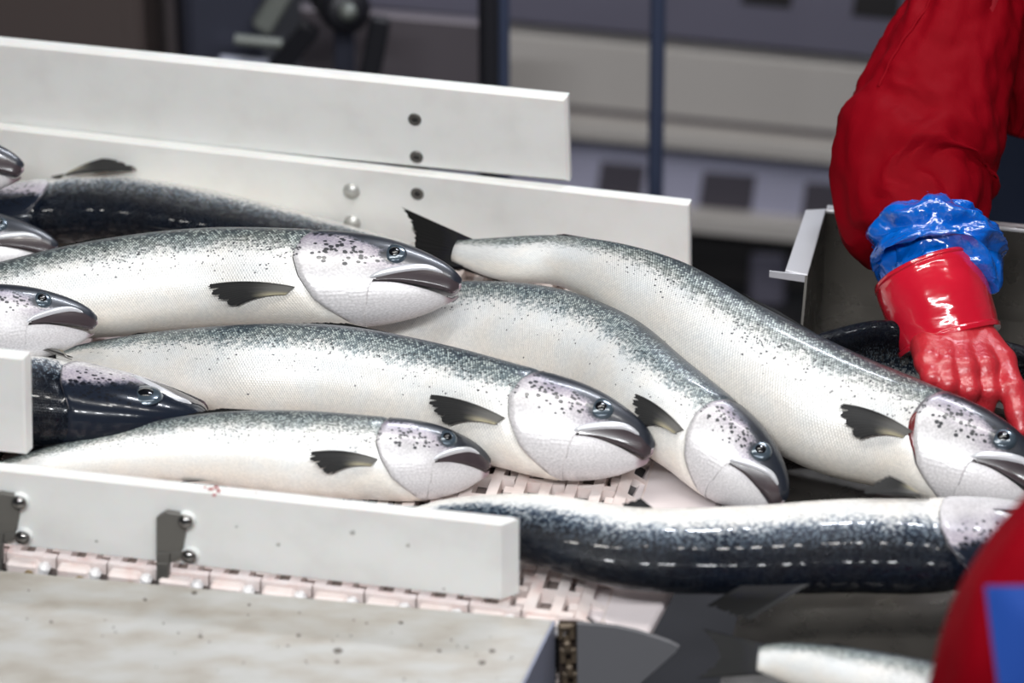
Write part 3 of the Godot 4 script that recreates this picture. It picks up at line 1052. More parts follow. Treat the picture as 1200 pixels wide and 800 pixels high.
func conveyor() -> void:
	var o := on_level(0, 646, 0.0)
	var far := on_level(0, 237, 0.0)
	var width: float = (o - far).dot(az)
	var end: float = ((on_level(742, 562, 0.0) - o).dot(ax) + (on_level(640, 722, 0.0) - o).dot(ax)) / 2.0
	end = 0.007 + 0.0575 * roundf((end - 0.007) / 0.0575)
	var t := thing("conveyor", "white modular plastic grid belt conveyor carrying the salmon between the guard boards", "conveyor", o - az * width / 2.0 + Vector3(0, -0.02, 0))
	# one link: crossbars, ribs, hinge blocks with pins at the near edge
	var pitch := 0.0575
	var link := Geo.new()
	var n := int(width / 0.043)
	var gap := width / n
	var hi := 0.015
	for b in [[0.007, 0.013], [0.036, 0.012]]:
		link.box(Vector3(b[1], hi, width), Vector3(b[0], -hi / 2.0, -width / 2.0))
	for k in n + 1:
		link.box(Vector3(pitch - 0.003, hi * 0.9, 0.009), Vector3(pitch / 2.0, -hi * 0.52, -k * gap + (0.0 if k else -0.004)))
		if k < n:
			link.box(Vector3(0.012, hi * 0.8, 0.012), Vector3(pitch - 0.004, -hi / 2.0 - 0.001, -(k + 0.5) * gap))
	var blk := Geo.new().box(Vector3(0.036, 0.022, 0.016), Vector3(0.022, -0.013, 0.009), Basis.IDENTITY, 0.003)
	var nub := Geo.new().box(Vector3(0.013, 0.018, 0.015), Vector3(0.045, -0.011, 0.0095), Basis(Vector3.BACK, -0.35), 0.004)
	var pin := Geo.new().lathe([Vector2(0.0, 0.0015), Vector2(0.0035, 0.0015), Vector2(0.0038, 0.0005), Vector2(0.006, 0.0005), Vector2(0.006, -0.004)], Vector3(0.031, -0.0145, 0.0178), Vector3.BACK, 12)
	var meshes := [link.done(Vector3.ZERO), blk.done(Vector3.ZERO), nub.done(Vector3.ZERO), pin.done(Vector3.ZERO)]
	var base := Basis(ax, Vector3.UP, az)
	var radius := 0.05
	var rows := []
	var x := end - pitch
	while x > -1.05:
		rows.append(Transform3D(base, o + ax * x))
		x -= pitch
	for k in 3:                                             # round the end roller
		var a := (k + 0.0) * pitch / radius
		rows.append(Transform3D(base * Basis(Vector3.BACK, -a - 0.5 * pitch / radius * 0.9), o + ax * (end + sin(a) * radius) + Vector3.DOWN * (radius - cos(a) * radius)))
	for tr in rows:
		var r := MeshInstance3D.new()
		r.mesh = meshes[0]
		r.material_override = M.belt
		r.name = "belt_link" + ("_%03d" % rows.find(tr) if rows.find(tr) else "")
		t.add_child(r, true)
		r.transform = Transform3D(tr.basis, tr.origin - t.position)
		if rows.find(tr) >= rows.size() - 3:
			continue
		for q in [["hinge_block", 1, M.belt], ["nub", 2, M.nub], ["pin", 3, M.pin]]:
			var s := MeshInstance3D.new()
			s.name = q[0]
			s.mesh = meshes[q[1]]
			s.material_override = q[2]
			r.add_child(s, true)
	# the frame under it: slide bed, rails, roller, legs
	var fr := t
	var L := -1.06
	var bed := []
	for c in [[L, 0.0], [end - 0.005, 0.0], [end - 0.005, -width], [L, -width]]:
		bed.append(o + ax * c[0] + az * c[1] + Vector3.DOWN * 0.0165)
	obj("slide_bed", slab(Geo.new(), bed, Vector3.DOWN * 0.006), mat(rgb8(128, 116, 112), 0.5), fr)
	var rail := Geo.new()
	for z in [-0.03, -width + 0.03]:
		rail.beam(o + ax * L + az * z + Vector3.DOWN * 0.065, o + ax * (end - 0.06) + az * z + Vector3.DOWN * 0.065, 0.03, 0.08, 0.004)
	obj("side_rail", rail, M.dark_steel, fr)
	var e0 := o + ax * (end - 0.0) + Vector3.DOWN * (radius + 0.001)
	obj("roller", Geo.new().tube([e0 - az * 0.01, e0 - az * (width - 0.01)], [0.034, 0.034], 24), M.dark_steel, fr)
	for c in [[L + 0.1, -0.05], [end - 0.2, -0.05], [L + 0.1, -width + 0.05], [end - 0.2, -width + 0.05]]:
		var f: Vector3 = o + ax * c[0] + az * c[1]
		obj("leg", Geo.new().beam(Vector3(f.x, BELT - 0.1, f.z), Vector3(f.x, 0, f.z), 0.05, 0.05, 0.004, Vector3.BACK), M.steel, fr)
	# smooth plate that carries the fish from belt to trough
	var ring := []
	for c in [[822, 430], [908, 470], [757, 746], [668, 712]]:
		ring.append(on_level(c[0], c[1], -0.016))
	var tp := thing("transfer_plate", "smooth white plastic plate bridging the belt's end and the steel trough", "plate", on_level(790, 580, -0.02))
	obj("plate", slab(Geo.new(), ring, Vector3.DOWN * 0.012, 0.003), M.plate, tp)
	var br := Geo.new()
	for c in [[840, 470], [735, 700]]:
		var f := on_level(c[0], c[1], -0.028)
		br.beam(f, f + Vector3.DOWN * 0.16 , 0.03, 0.03, 0.003, Vector3.BACK)
	obj("bracket", br, M.dark_steel, tp)

func screw(at: Vector3, n: Vector3, r: float, parent: Node) -> void:      # sunk socket screw
	var s := obj("screw", Geo.new().lathe([Vector2(r * 0.45, 0.0004), Vector2(r * 0.62, 0.001), Vector2(r * 0.9, 0.0012), Vector2(r, 0.0004), Vector2(r, -0.004)], at, n, 20), M.screw, parent)
	obj("socket", Geo.new().lathe([Vector2(0.0, 0.0002), Vector2(r * 0.5, 0.0002), Vector2(r * 0.5, -0.002)], at, n, 6), M.socket, s)

func dome(at: Vector3, n: Vector3, r: float, called: String, parent: Node, m: Material) -> MeshInstance3D:
	return obj(called, Geo.new().lathe([Vector2(0.0, r * 0.62), Vector2(r * 0.35, r * 0.58), Vector2(r * 0.7, r * 0.42), Vector2(r * 0.93, r * 0.18), Vector2(r, 0.0), Vector2(r, -0.002)], at, n, 20), m, parent)

func boards() -> void:
	# upper boards, one above the other on a post behind them
	var p := on_level(808, 320, 0.01)
	var q := on_level(0, 231, 0.01)
	var run := (p - q).normalized()
	var n := run.cross(Vector3.UP).normalized()
	if n.z < 0.0:
		n = -n
	var t := thing("guard_board", "longer, lower white plastic guard board directly behind the salmon", "board", (p + q) / 2.0)
	var ring := []
	for c in [[-430, 102], [808, 239.5], [808, 322], [-430, 185]]:
		ring.append(on_plane(c[0], c[1], p, n))
	obj("board", slab(Geo.new(), ring, -n * 0.014, 0.0022), M.poly, t)
	for c in [[489, 227], [491, 268]]:
		screw(on_plane(c[0], c[1], p, n), n, 0.0085, t)
	for c in [[412, 224], [413, 261]]:
		dome(on_plane(c[0], c[1], p, n), n, 0.011, "cap_bolt", t, mat(rgb8(186, 186, 182), 0.35, 0.5))
	var p2 := p - n * 0.016
	t = thing("guard_board", "topmost white plastic guard board with two dark screws near its right end", "board", on_plane(330, 140, p2, n))
	ring = []
	for c in [[-430, 7], [664, 115.5], [667, 214], [-430, 112]]:
		ring.append(on_plane(c[0], c[1], p2, n))
	obj("board", slab(Geo.new(), ring, -n * 0.016, 0.004), M.poly, t)
	for c in [[486, 140], [488, 184]]:
		screw(on_plane(c[0], c[1], p2, n), n, 0.0085, t)
	t = thing("board_post", "steel support post behind the two upper white guard boards", "post", on_plane(488, 200, p2 - n * 0.03, n))
	for x in [488, -300]:
		var top := on_plane(x, 128 - (488 - x) * 0.1, p2 - n * 0.034, n)
		obj("upright", Geo.new().beam(top, Vector3(top.x, 0.0, top.z), 0.03, 0.03, 0.003, Vector3.BACK), M.steel, t)
	# near board
	var f0 := on_level(0, 638, 0.012)
	var f1 := on_level(587, 704, 0.012)
	var nn := az
	var top_y: float = on_plane(587, 613, f1, nn).y
	var fl := f0 - ax * 0.45
	var r1 := on_level(609, 605.5, top_y - BELT)
	var rl := on_level(0, 541, top_y - BELT) - ax * 0.45
	t = thing("guard_board", "thick white plastic guard board in the foreground with two dark steel brackets", "board", (f0 + f1) / 2.0)
	var poly := []
	for c in [fl, f1 - ax * 0.004, f1 + (r1 - f1).normalized() * 0.004, r1 - (r1 - f1).normalized() * 0.003, r1 - ax * 0.003, rl]:
		poly.append(Vector2(c.x, c.z))
	obj("board", Geo.new().prism(poly, f1.y, top_y, 0.0025), M.poly, t)
	var red := mat(rgb8(190, 96, 92), 0.4)
	var mk := Geo.new()
	for c in [[247, 573, 4, 1.5], [253, 571, 3, 1.5], [256, 575, 2.5, 2], [251, 580, 2.5, 1.6], [240, 571, 2, 1]]:
		var a := []
		for k in 8:
			a.append(on_plane(c[0] + c[2] * cos(k * TAU / 8), c[1] + c[3] * sin(k * TAU / 8), f1 + nn * 0.0004, nn))
		slab(mk, a, -nn * 0.0006)
	obj("blood_spot", mk, red, t)
	var nick := Geo.new()
	for c in [[413, 624, 4], [478, 639, 3], [113, 634, 2.4], [326, 638, 3], [300, 578, 1.5], [520, 690, 2], [277, 617, 2]]:
		var a := []
		for k in 8:
			a.append(on_plane(c[0] + c[2] * cos(k * TAU / 8) * (0.7 + 0.3 * sin(k * 2.1)), c[1] + 0.7 * c[2] * sin(k * TAU / 8), f1 + nn * 0.0003, nn))
		slab(nick, a, -nn * 0.0005)
	obj("nick", nick, mat(rgb8(168, 166, 160), 0.6), t)
	var steel := mat(rgb8(104, 102, 98), 0.42, 0.45)
	for dx in [0.0, -195.0]:
		var dy: float = dx * 0.114
		var b := thing("board_bracket", ("dark steel bracket with two domed bolts, fully in view on the near board" if dx == 0.0 else "dark steel bracket on the near board, cut by the left edge"), "bracket", on_plane(204 + dx, 640 + dy, f1, nn), "brackets of the near board")
		var g := Geo.new()
		for part in [[[183, 607], [194, 600], [221, 604.5], [213, 647], [183, 647]], [[183, 647.1], [199, 647.1], [197, 688], [183, 690]], [[199.2, 647.1], [213, 647.1], [217, 653], [199.2, 660]]]:
			var rr := []
			for c in part:
				rr.append(on_plane(c[0] + dx, c[1] + dy, f1 + nn * 0.006, nn))
			slab(g, rr, -nn * 0.006, 0.0008)
		obj("plate", g, steel, b)
		var leg := []
		for c in [[184, 660], [197, 660], [197, 720], [184, 720]]:
			leg.append(on_plane(c[0] + dx, c[1] + dy, f1 + nn * 0.0075, nn))
		obj("leg", slab(Geo.new(), leg, -nn * 0.005, 0.0006), steel, b)
		for c in [[217, 612], [221, 653]]:
			var at := on_plane(c[0] + dx, c[1] + dy, f1 + nn * 0.008, nn)
			var w := obj("washer", Geo.new().lathe([Vector2(0.006, -0.003), Vector2(0.0098, -0.0032), Vector2(0.01, -0.008)], at, nn, 20), M.poly, b)
			dome(at, nn, 0.0085, "bolt", w, M.bolt)
	# end of a divider board at the left edge
	var dp := on_level(28, 535, 0.075)
	var dring := []
	for c in [[-330, 383], [28, 420], [30, 533], [-330, 496]]:
		dring.append(on_plane(c[0], c[1], dp, nn))
	t = thing("divider_board", "end of a white plastic board at the left edge, before the dark salmon head", "board", on_plane(-100, 470, dp, nn))
	obj("board", slab(Geo.new(), dring, -nn * 0.016 + ax * 0.003, 0.002), M.poly, t)
	var up := on_plane(-260, 420, dp - nn * 0.02, nn)
	obj("upright", Geo.new().beam(up, Vector3(up.x, BELT + 0.002, up.z), 0.025, 0.02, 0.002, Vector3.BACK), M.steel, t)

func tray() -> void:
	var t := thing("steel_tray", "stained flat steel tray with dark specks in the foreground", "tray", on_level(300, 760, -0.02))
	var h := 0.004
	var ring := []
	for c in [[-300, 641], [648, 726], [588, 846], [-300, 790]]:
		ring.append(on_level(c[0], c[1], h))
	obj("top_plate", slab(Geo.new(), ring, Vector3.DOWN * 0.004, 0.001), M.tray, t)
	var rng := RandomNumberGenerator.new()
	rng.seed = 9
	var sp := Geo.new()
	var list := [[396, 762, 6], [565, 776, 5], [470, 729, 3], [577, 762, 4], [350, 744, 3], [228, 694, 4], [170, 702, 2.5], [235, 745, 3], [292, 708, 2], [60, 728, 2.5], [515, 762, 3], [395, 775, 3]]
	for k in 40:
		list.append([rng.randf_range(5, 600), 0.0, rng.randf_range(0.8, 1.8)])
		list[-1][1] = 685 + list[-1][0] * 0.09 + rng.randf_range(0, 80)
	for c in list:
		var a := []
		for k in 9:
			var rr: float = c[2] * rng.randf_range(0.7, 1.1)
			a.append(on_level(c[0] + rr * cos(k * TAU / 9), c[1] + rr * 0.55 * sin(k * TAU / 9), h + 0.0006))
		slab(sp, a, Vector3.DOWN * 0.0006)
	obj("speck", sp, mat(rgb8(92, 86, 80), 0.5), t).set_meta("kind", "stuff")
	var side := mat(rgb8(150, 154, 172), 0.4, 0.4)
	var a0: Vector3 = ring[1] + Vector3.DOWN * 0.001
	var a1: Vector3 = ring[2] + Vector3.DOWN * 0.001
	obj("side_panel", slab(Geo.new(), [a0 + ax * 0.0025, a1 + ax * 0.0025, a1 + ax * 0.0025 + Vector3.DOWN * 0.35, a0 + ax * 0.0025 + Vector3.DOWN * 0.35], -ax * 0.004), side, t)
	for c in [[-260, 700], [560, 800]]:
		var f := on_level(c[0], c[1], 0.0)
		obj("leg", Geo.new().beam(f, Vector3(f.x, 0, f.z), 0.05, 0.05, 0.004, Vector3.BACK), M.steel, t)
	# chain beside it and the curved guard plate
	var z0 := on_level(652, 731, 0.0).z
	t = thing("drive_chain", "rusty brown drive chain hanging beside the steel tray's corner", "chain", on_depth(668, 800, z0))
	var rust := mat(rgb8(92, 80, 66), 0.5, 0.4)
	for k in 8:
		var a := on_depth(663 + k * 1.3, 734 + k * 14, z0 + 0.004)
		var b := on_depth(664 + k * 1.3, 746 + k * 14, z0 + 0.004)
		if k % 2:
			obj("link", Geo.new().beam(a, b, 0.008, 0.016, 0.002, Vector3.BACK), rust, t)
		else:
			var g := Geo.new()
			for s in [-0.006, 0.006]:
				g.beam(a + Vector3(s, 0.003, 0), b + Vector3(s, -0.003, 0), 0.006, 0.003, 0.0008, Vector3.BACK)
			g.tube([a + Vector3(-0.006, 0, 0), a + Vector3(0.006, 0, 0)], [0.004, 0.004], 10)
			obj("link", g, rust, t)
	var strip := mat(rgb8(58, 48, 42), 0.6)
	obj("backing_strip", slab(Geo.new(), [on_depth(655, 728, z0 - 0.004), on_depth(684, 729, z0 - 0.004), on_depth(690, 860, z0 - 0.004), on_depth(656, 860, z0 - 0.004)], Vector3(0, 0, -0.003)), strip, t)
	t = thing("guard_plate", "dark grey steel guard plate with a curved top corner beside the chain", "plate", on_depth(730, 800, z0))
	var pr := []
	for c in [[676, 730], [700, 731.5], [722, 734], [745, 739], [768, 746], [785, 752], [796, 758], [793, 764], [752, 800], [700, 846], [676, 846]]:
		pr.append(on_depth(c[0], c[1], z0 + 0.002, 0.1))
	obj("plate", slab(Geo.new(), pr, Vector3(0.0004, 0, -0.004), 0.0008), mat(rgb8(98, 98, 101), 0.55, 0.0), t)
	var bt := on_depth(690, 800, z0 + 0.002, 0.1) + Vector3(0, 0, -0.012)
	obj("stay", Geo.new().beam(bt, Vector3(bt.x, 0.0, bt.z), 0.02, 0.02, 0.002, Vector3.BACK), M.dark_steel, t)

func trough() -> void:
	var h := -0.034
	var t := thing("sorting_trough", "wet stainless steel sorting trough with upright back and left sides at the right", "trough", on_level(1050, 600, h))
	var lb := on_level(963, 354, h)
	var rb := on_level(1560, 416, h)
	var lf := on_level(690, 870, h)
	lf = lb + az * (lf - lb).dot(az)
	var rf := rb + az * (lf - lb).dot(az)
	obj("floor_plate", slab(Geo.new(), [lb, rb, rf, lf], Vector3.DOWN * 0.004), M.trough, t)
	var wy := Vector3.UP * (on_plane(958, 244, lb, az).y - lb.y)
	obj("back_side", slab(Geo.new(), [lb, rb, rb + wy, lb + wy], -az * 0.003), M.trough, t)
	var rim := mat(rgb8(214, 214, 218), 0.3, 0.5)
	obj("back_rim", slab(Geo.new(), [lb + wy + az * 0.002, rb + wy + az * 0.002, rb + wy - az * 0.012, lb + wy - az * 0.012], Vector3.DOWN * 0.004, 0.0008), rim, t)
	var ll := 0.17
	obj("left_side", slab(Geo.new(), [lb, lb + wy, lb + wy + az * ll, lb + az * (ll + 0.06)], -ax * 0.003), M.trough, t)
	var fl := Geo.new()
	var k := lb + wy
	slab(fl, [k + Vector3.UP * 0.001, k + az * ll + Vector3.UP * 0.001, k + az * ll - ax * 0.027 + Vector3.UP * 0.004, k - ax * 0.024 + Vector3.UP * 0.002 + az * 0.01], Vector3.DOWN * 0.003, 0.0008)
	slab(fl, [k + az * ll, k + az * (ll + 0.006) - ax * 0.045 + Vector3.UP * 0.004, k + az * (ll + 0.006) - ax * 0.045 - Vector3.UP * 0.004, k + az * ll - Vector3.UP * 0.01], -az * 0.002)
	obj("left_flange", fl, rim, t)
	for c in [lb + ax * 0.1 + az * 0.1, rb - ax * 0.1 + az * 0.1, lf + ax * 0.15 - az * 0.1, rf - ax * 0.1 - az * 0.1]:
		obj("leg", Geo.new().beam(c + Vector3.DOWN * 0.004, Vector3(c.x, 0, c.z), 0.05, 0.05, 0.004, Vector3.BACK), M.steel, t)

func all_fish() -> void:
	make_fish("salmon", "large silver salmon on the left of the belt with gaping jaws over its neighbours", [[0.0, 541, 331, 541, 331, 0.11], [0.22, 354, 268, 356, 383, 0.105], [0.35, 240, 267, 240, 386, 0.09], [0.5, 111, 282, 112, 396, 0.08], [0.65, -18, 312, -17, 402, 0.065], [0.8, -147, 345, -145, 408, 0.05], [0.93, -255, 372, -253, 410, 0.04]], 0.86, 46, 0, {"gape": 0.07, "fin_long": 0.115, "fin_v": 0.62})
	make_fish("salmon", "silver salmon mid belt, its spotted gill cover just left of the white plate", [[0.0, 767, 524, 767, 524, 0.05], [0.22, 624, 431, 592, 549, 0.06], [0.35, 517, 403, 500, 524, 0.056], [0.5, 395, 381, 390, 500, 0.056], [0.65, 280, 380, 280, 490, 0.052], [0.78, 180, 388, 182, 462, 0.035], [0.88, 105, 401, 108, 438, 0.025], [0.93, 66, 411, 68, 437, 0.022]], 0.79, 46, 1, {"gape": 0.02})
	make_fish("salmon", "smallest silver salmon, lying right behind the thick foreground board", [[0.0, 575, 541, 575, 541, 0.03], [0.22, 451, 488, 434, 585, 0.044], [0.35, 350, 481, 348, 580, 0.045], [0.5, 255, 483, 255, 568, 0.042], [0.65, 160, 497, 165, 562, 0.036], [0.8, 65, 521, 70, 562, 0.028], [0.93, -15, 545, -12, 568, 0.02]], 0.66, 46, 0, {"gape": 0.0})
	make_fish("salmon", "silver salmon curving down from the belt, its snout on the edge of the white plate", [[0.0, 921, 586, 921, 586, 0.012], [0.22, 855, 463, 788, 554, 0.05], [0.35, 803, 421, 727, 512, 0.06], [0.5, 738, 370, 676, 472, 0.058], [0.65, 648, 337, 606, 452, 0.05], [0.8, 540, 330, 518, 424, 0.04], [0.93, 432, 345, 426, 402, 0.026]], 0.84, 42, 1, {"gape": 0.0})
	make_fish("salmon", "longest silver salmon, stretching from the upper boards to the red glove, gills bleeding", [[0.0, 1232, 572, 1232, 572, 0.03], [0.22, 1095, 452, 1056, 576, 0.05], [0.35, 1000, 412, 945, 548, 0.062], [0.5, 892, 357, 836, 480, 0.085], [0.65, 790, 302, 748, 396, 0.105], [0.8, 672, 277, 658, 336, 0.1], [0.9, 585, 278, 577, 326, 0.09], [0.94, 537, 281, 531, 307, 0.085]], 0.86, 42, 0, {"gape": 0.05, "bloody": true, "fin_v": 0.53, "slit": 0.03, "tail_spread": 0.05})
	make_fish("salmon", "dark blue backed salmon crossing the belt's end in front, head by the blurred sleeve", [[0.0, 1243, 614, 1243, 614, 0.03], [0.22, 1085, 694, 1107, 583, 0.034], [0.35, 985, 692, 990, 587, 0.036], [0.5, 865, 694, 870, 595, 0.036], [0.65, 735, 688, 745, 596, 0.045], [0.8, 604, 652, 622, 579, 0.045], [0.9, 520, 626, 528, 585, 0.035], [0.94, 480, 622, 484, 596, 0.03]], 0.83, 184, 2, {"flare": 0.022, "anal_s": 0.6, "fin_v": 0.70, "dorsal": 0.03, "dorsal_phi": -0.4, "tail_spread": 0.05})
	make_fish("salmon", "silver salmon at the bottom right, tail foremost, lower than the others in the trough", [[0.0, 1500, 985, 1500, 985, 0.0], [0.22, 1385, 850, 1345, 975, 0.02], [0.35, 1290, 820, 1255, 945, 0.02], [0.5, 1182, 793, 1158, 905, 0.018], [0.65, 1080, 772, 1064, 862, 0.005], [0.8, 985, 757, 975, 822, 0.0], [0.9, 915, 753, 908, 795, -0.005], [0.94, 890, 757, 886, 786, -0.005]], 0.78, 42, 0, {"tail_spread": 0.035, "tail_long": 0.7})
	make_fish("salmon", "dark wet salmon lying mostly hidden behind the gloved hand in the trough", [[0.0, 850, 452, 850, 452, 0.02], [0.22, 955, 455, 960, 402, 0.03], [0.35, 1020, 447, 1025, 392, 0.033], [0.5, 1105, 455, 1110, 398, 0.033], [0.65, 1185, 466, 1190, 412, 0.028], [0.8, 1265, 472, 1270, 432, 0.015], [0.93, 1335, 470, 1338, 448, 0.0]], 0.68, 120, 2, {})
	make_fish("salmon", "black backed salmon against the upper boards, one dark fin raised", [[0.0, -108, 248, -108, 248, 0.05], [0.22, 60, 287, 55, 207, 0.05], [0.35, 150, 287, 150, 207, 0.05], [0.5, 260, 294, 262, 226, 0.05], [0.65, 362, 300, 366, 252, 0.045], [0.8, 462, 308, 465, 280, 0.035], [0.93, 540, 318, 542, 302, 0.03]], 0.7, 162, 2, {"anal_s": 0.6, "flare": 0.024, "fin_v": 0.70, "fin_long": 0.14, "adipose": 0.013})
	make_fish("salmon", "salmon snout with a dark hooked jaw at the left edge, against the upper boards", [[0.0, 28, 195, 28, 195, 0.145], [0.22, -140, 142, -142, 238, 0.15], [0.5, -350, 130, -352, 230, 0.16], [0.8, -570, 130, -572, 190, 0.13], [0.93, -665, 140, -665, 165, 0.125]], 0.75, 50, 0, {"gape": 0.05})
	make_fish("salmon", "half hidden salmon head at the left edge below the black backed salmon", [[0.0, 68, 289, 68, 289, 0.055], [0.22, -90, 238, -100, 330, 0.055], [0.5, -300, 210, -310, 310, 0.055], [0.8, -510, 200, -512, 262, 0.05], [0.93, -610, 205, -610, 235, 0.045]], 0.74, 46, 1, {})
	make_fish("salmon", "salmon head with open mouth at the left edge, above the divider board's end", [[0.0, 114, 374, 114, 374, 0.115], [0.22, -40, 332, -46, 430, 0.13], [0.5, -250, 336, -252, 444, 0.16], [0.8, -460, 350, -462, 410, 0.155], [0.93, -552, 360, -552, 390, 0.15]], 0.73, 48, 1, {"gape": 0.09})
	make_fish("salmon", "dark salmon head pointing right from behind the white divider end, glossy black snout", [[0.0, 244, 488, 244, 488, 0.045], [0.22, 72, 532, 84, 420, 0.052], [0.35, -22, 528, -18, 412, 0.052], [0.5, -130, 516, -128, 402, 0.05], [0.8, -340, 470, -338, 408, 0.04], [0.93, -430, 450, -430, 425, 0.035]], 0.75, 160, 2, {"flare": 0.043, "fin_v": 0.575, "fin_long": 0.14})


# ---------------------------------------------------------------- people
func nets(g: Geo, bones: Array, cell: float, k: float, paint = null) -> Geo:      # bones: [from, to, radius, radius]; joined smoothly, meshed as surface nets
	var lo := Vector3(1e9, 1e9, 1e9)
	var hi := -lo
	for b in bones:
		var r := maxf(b[2], b[3]) + k * 5.0 + cell * 2.0
		for e in [b[0], b[1]]:
			lo = lo.min(e - Vector3.ONE * r)
			hi = hi.max(e + Vector3.ONE * r)
	var nx := int((hi.x - lo.x) / cell) + 2
	var ny := int((hi.y - lo.y) / cell) + 2
	var nz := int((hi.z - lo.z) / cell) + 2
	var f := PackedFloat32Array()
	f.resize(nx * ny * nz)
	for b in bones:
		var a: Vector3 = b[0]
		var ab: Vector3 = b[1] - b[0]
		var len2 := maxf(ab.length_squared(), 1e-12)
		var ra: float = b[2]
		var dr: float = b[3] - b[2]
		var reach := maxf(b[2], b[3]) + k * 5.0
		var p0: Vector3 = (a.min(b[1]) - Vector3.ONE * reach - lo) / cell
		var p1: Vector3 = (a.max(b[1]) + Vector3.ONE * reach - lo) / cell
		for z in range(maxi(0, int(p0.z)), mini(nz - 1, int(p1.z) + 1) + 1):
			for y in range(maxi(0, int(p0.y)), mini(ny - 1, int(p1.y) + 1) + 1):
				for x in range(maxi(0, int(p0.x)), mini(nx - 1, int(p1.x) + 1) + 1):
					var ap := lo + Vector3(x, y, z) * cell - a
					var u := clampf(ap.dot(ab) / len2, 0.0, 1.0)
					var d := (ap - ab * u).length() - (ra + dr * u)
					if d < k * 5.0:
						f[(z * ny + y) * nx + x] += exp(-d / k) if d > -k * 8.0 else exp(8.0)
	var id := PackedInt32Array()
	id.resize(nx * ny * nz)
	id.fill(-1)
	var step := [1, nx, nx * ny]
	var offs := [0, 1, nx, nx + 1, nx * ny, nx * ny + 1, nx * ny + nx, nx * ny + nx + 1]
	for z in nz - 1:
		for y in ny - 1:
			for x in nx - 1:
				var i := (z * ny + y) * nx + x
				var inside := 0
				for o in offs:
					if f[i + o] > 1.0:
						inside += 1
				if inside == 0 or inside == 8:
					continue
				var sum := Vector3.ZERO
				var cnt := 0
				for axis in 3:
					var s0: int = 1 << axis
					for q in 8:
						if q & s0:
							continue
						var v0 := f[i + offs[q]]
						var v1 := f[i + offs[q | s0]]
						if (v0 > 1.0) != (v1 > 1.0):
							var l0 := log(maxf(v0, 1e-4))
							var l1 := log(maxf(v1, 1e-4))
							var u := l0 / (l0 - l1)
							var p := Vector3(q & 1, (q >> 1) & 1, (q >> 2) & 1)
							p[axis] += u
							sum += p
							cnt += 1
				var w := lo + (Vector3(x, y, z) + sum / cnt) * cell
				id[i] = g.pt(w, Vector2.ZERO, paint.call(w) if paint != null else Color.WHITE)
	if paint != null:
		g.colored = true
	for z in range(1, nz - 1):
		for y in range(1, ny - 1):
			for x in range(1, nx - 1):
				var i := (z * ny + y) * nx + x
				var in0 := f[i] > 1.0
				for axis in 3:
					if in0 == (f[i + step[axis]] > 1.0):
						continue
					var u: int = step[(axis + 1) % 3]
					var v: int = step[(axis + 2) % 3]
					var a := id[i]
					var b := id[i - u]
					var c := id[i - u - v]
					var d := id[i - v]
					if a < 0 or b < 0 or c < 0 or d < 0:
						continue
					if in0:
						g.ix.append_array([a, c, b, a, d, c])
					else:
						g.ix.append_array([a, b, c, a, c, d])
	return g

func cloth_at(path: Array, radii: Array, folds: Callable, u: float, a: float) -> Vector3:      # a point of a sleeve's skin; folds(u, angle) is added to the radius
	var xs := []
	var total := 0.0
	for i in path.size():
		if i > 0:
			total += path[i].distance_to(path[i - 1])
		xs.append(total)
	var p: Vector3 = curve(xs, path, u * total)
	var q: Vector3 = curve(xs, path, minf(u + 0.01, 1.0) * total) - curve(xs, path, maxf(u - 0.01, 0.0) * total)
	var t := q.normalized()
	var x := t.cross(Vector3(0.1, 0.35, 0.93)).normalized()
	var rx: float = curve(xs, radii, u * total)
	return p + (x * cos(a) + x.cross(t).normalized() * sin(a)) * (rx + folds.call(u, a))

func cloth_tube(path: Array, radii: Array, folds: Callable, around := 72, along := 90) -> Geo:
	var rows := []
	var uvs := []
	for i in along + 1:
		var r := []
		var w := []
		for j in around + 1:
			r.append(cloth_at(path, radii, folds, float(i) / along, TAU * j / around))
			w.append(Vector2(float(i) / along, float(j) / around))
		rows.append(r)
		uvs.append(w)
	return Geo.new().grid(rows, uvs, true, [], true)

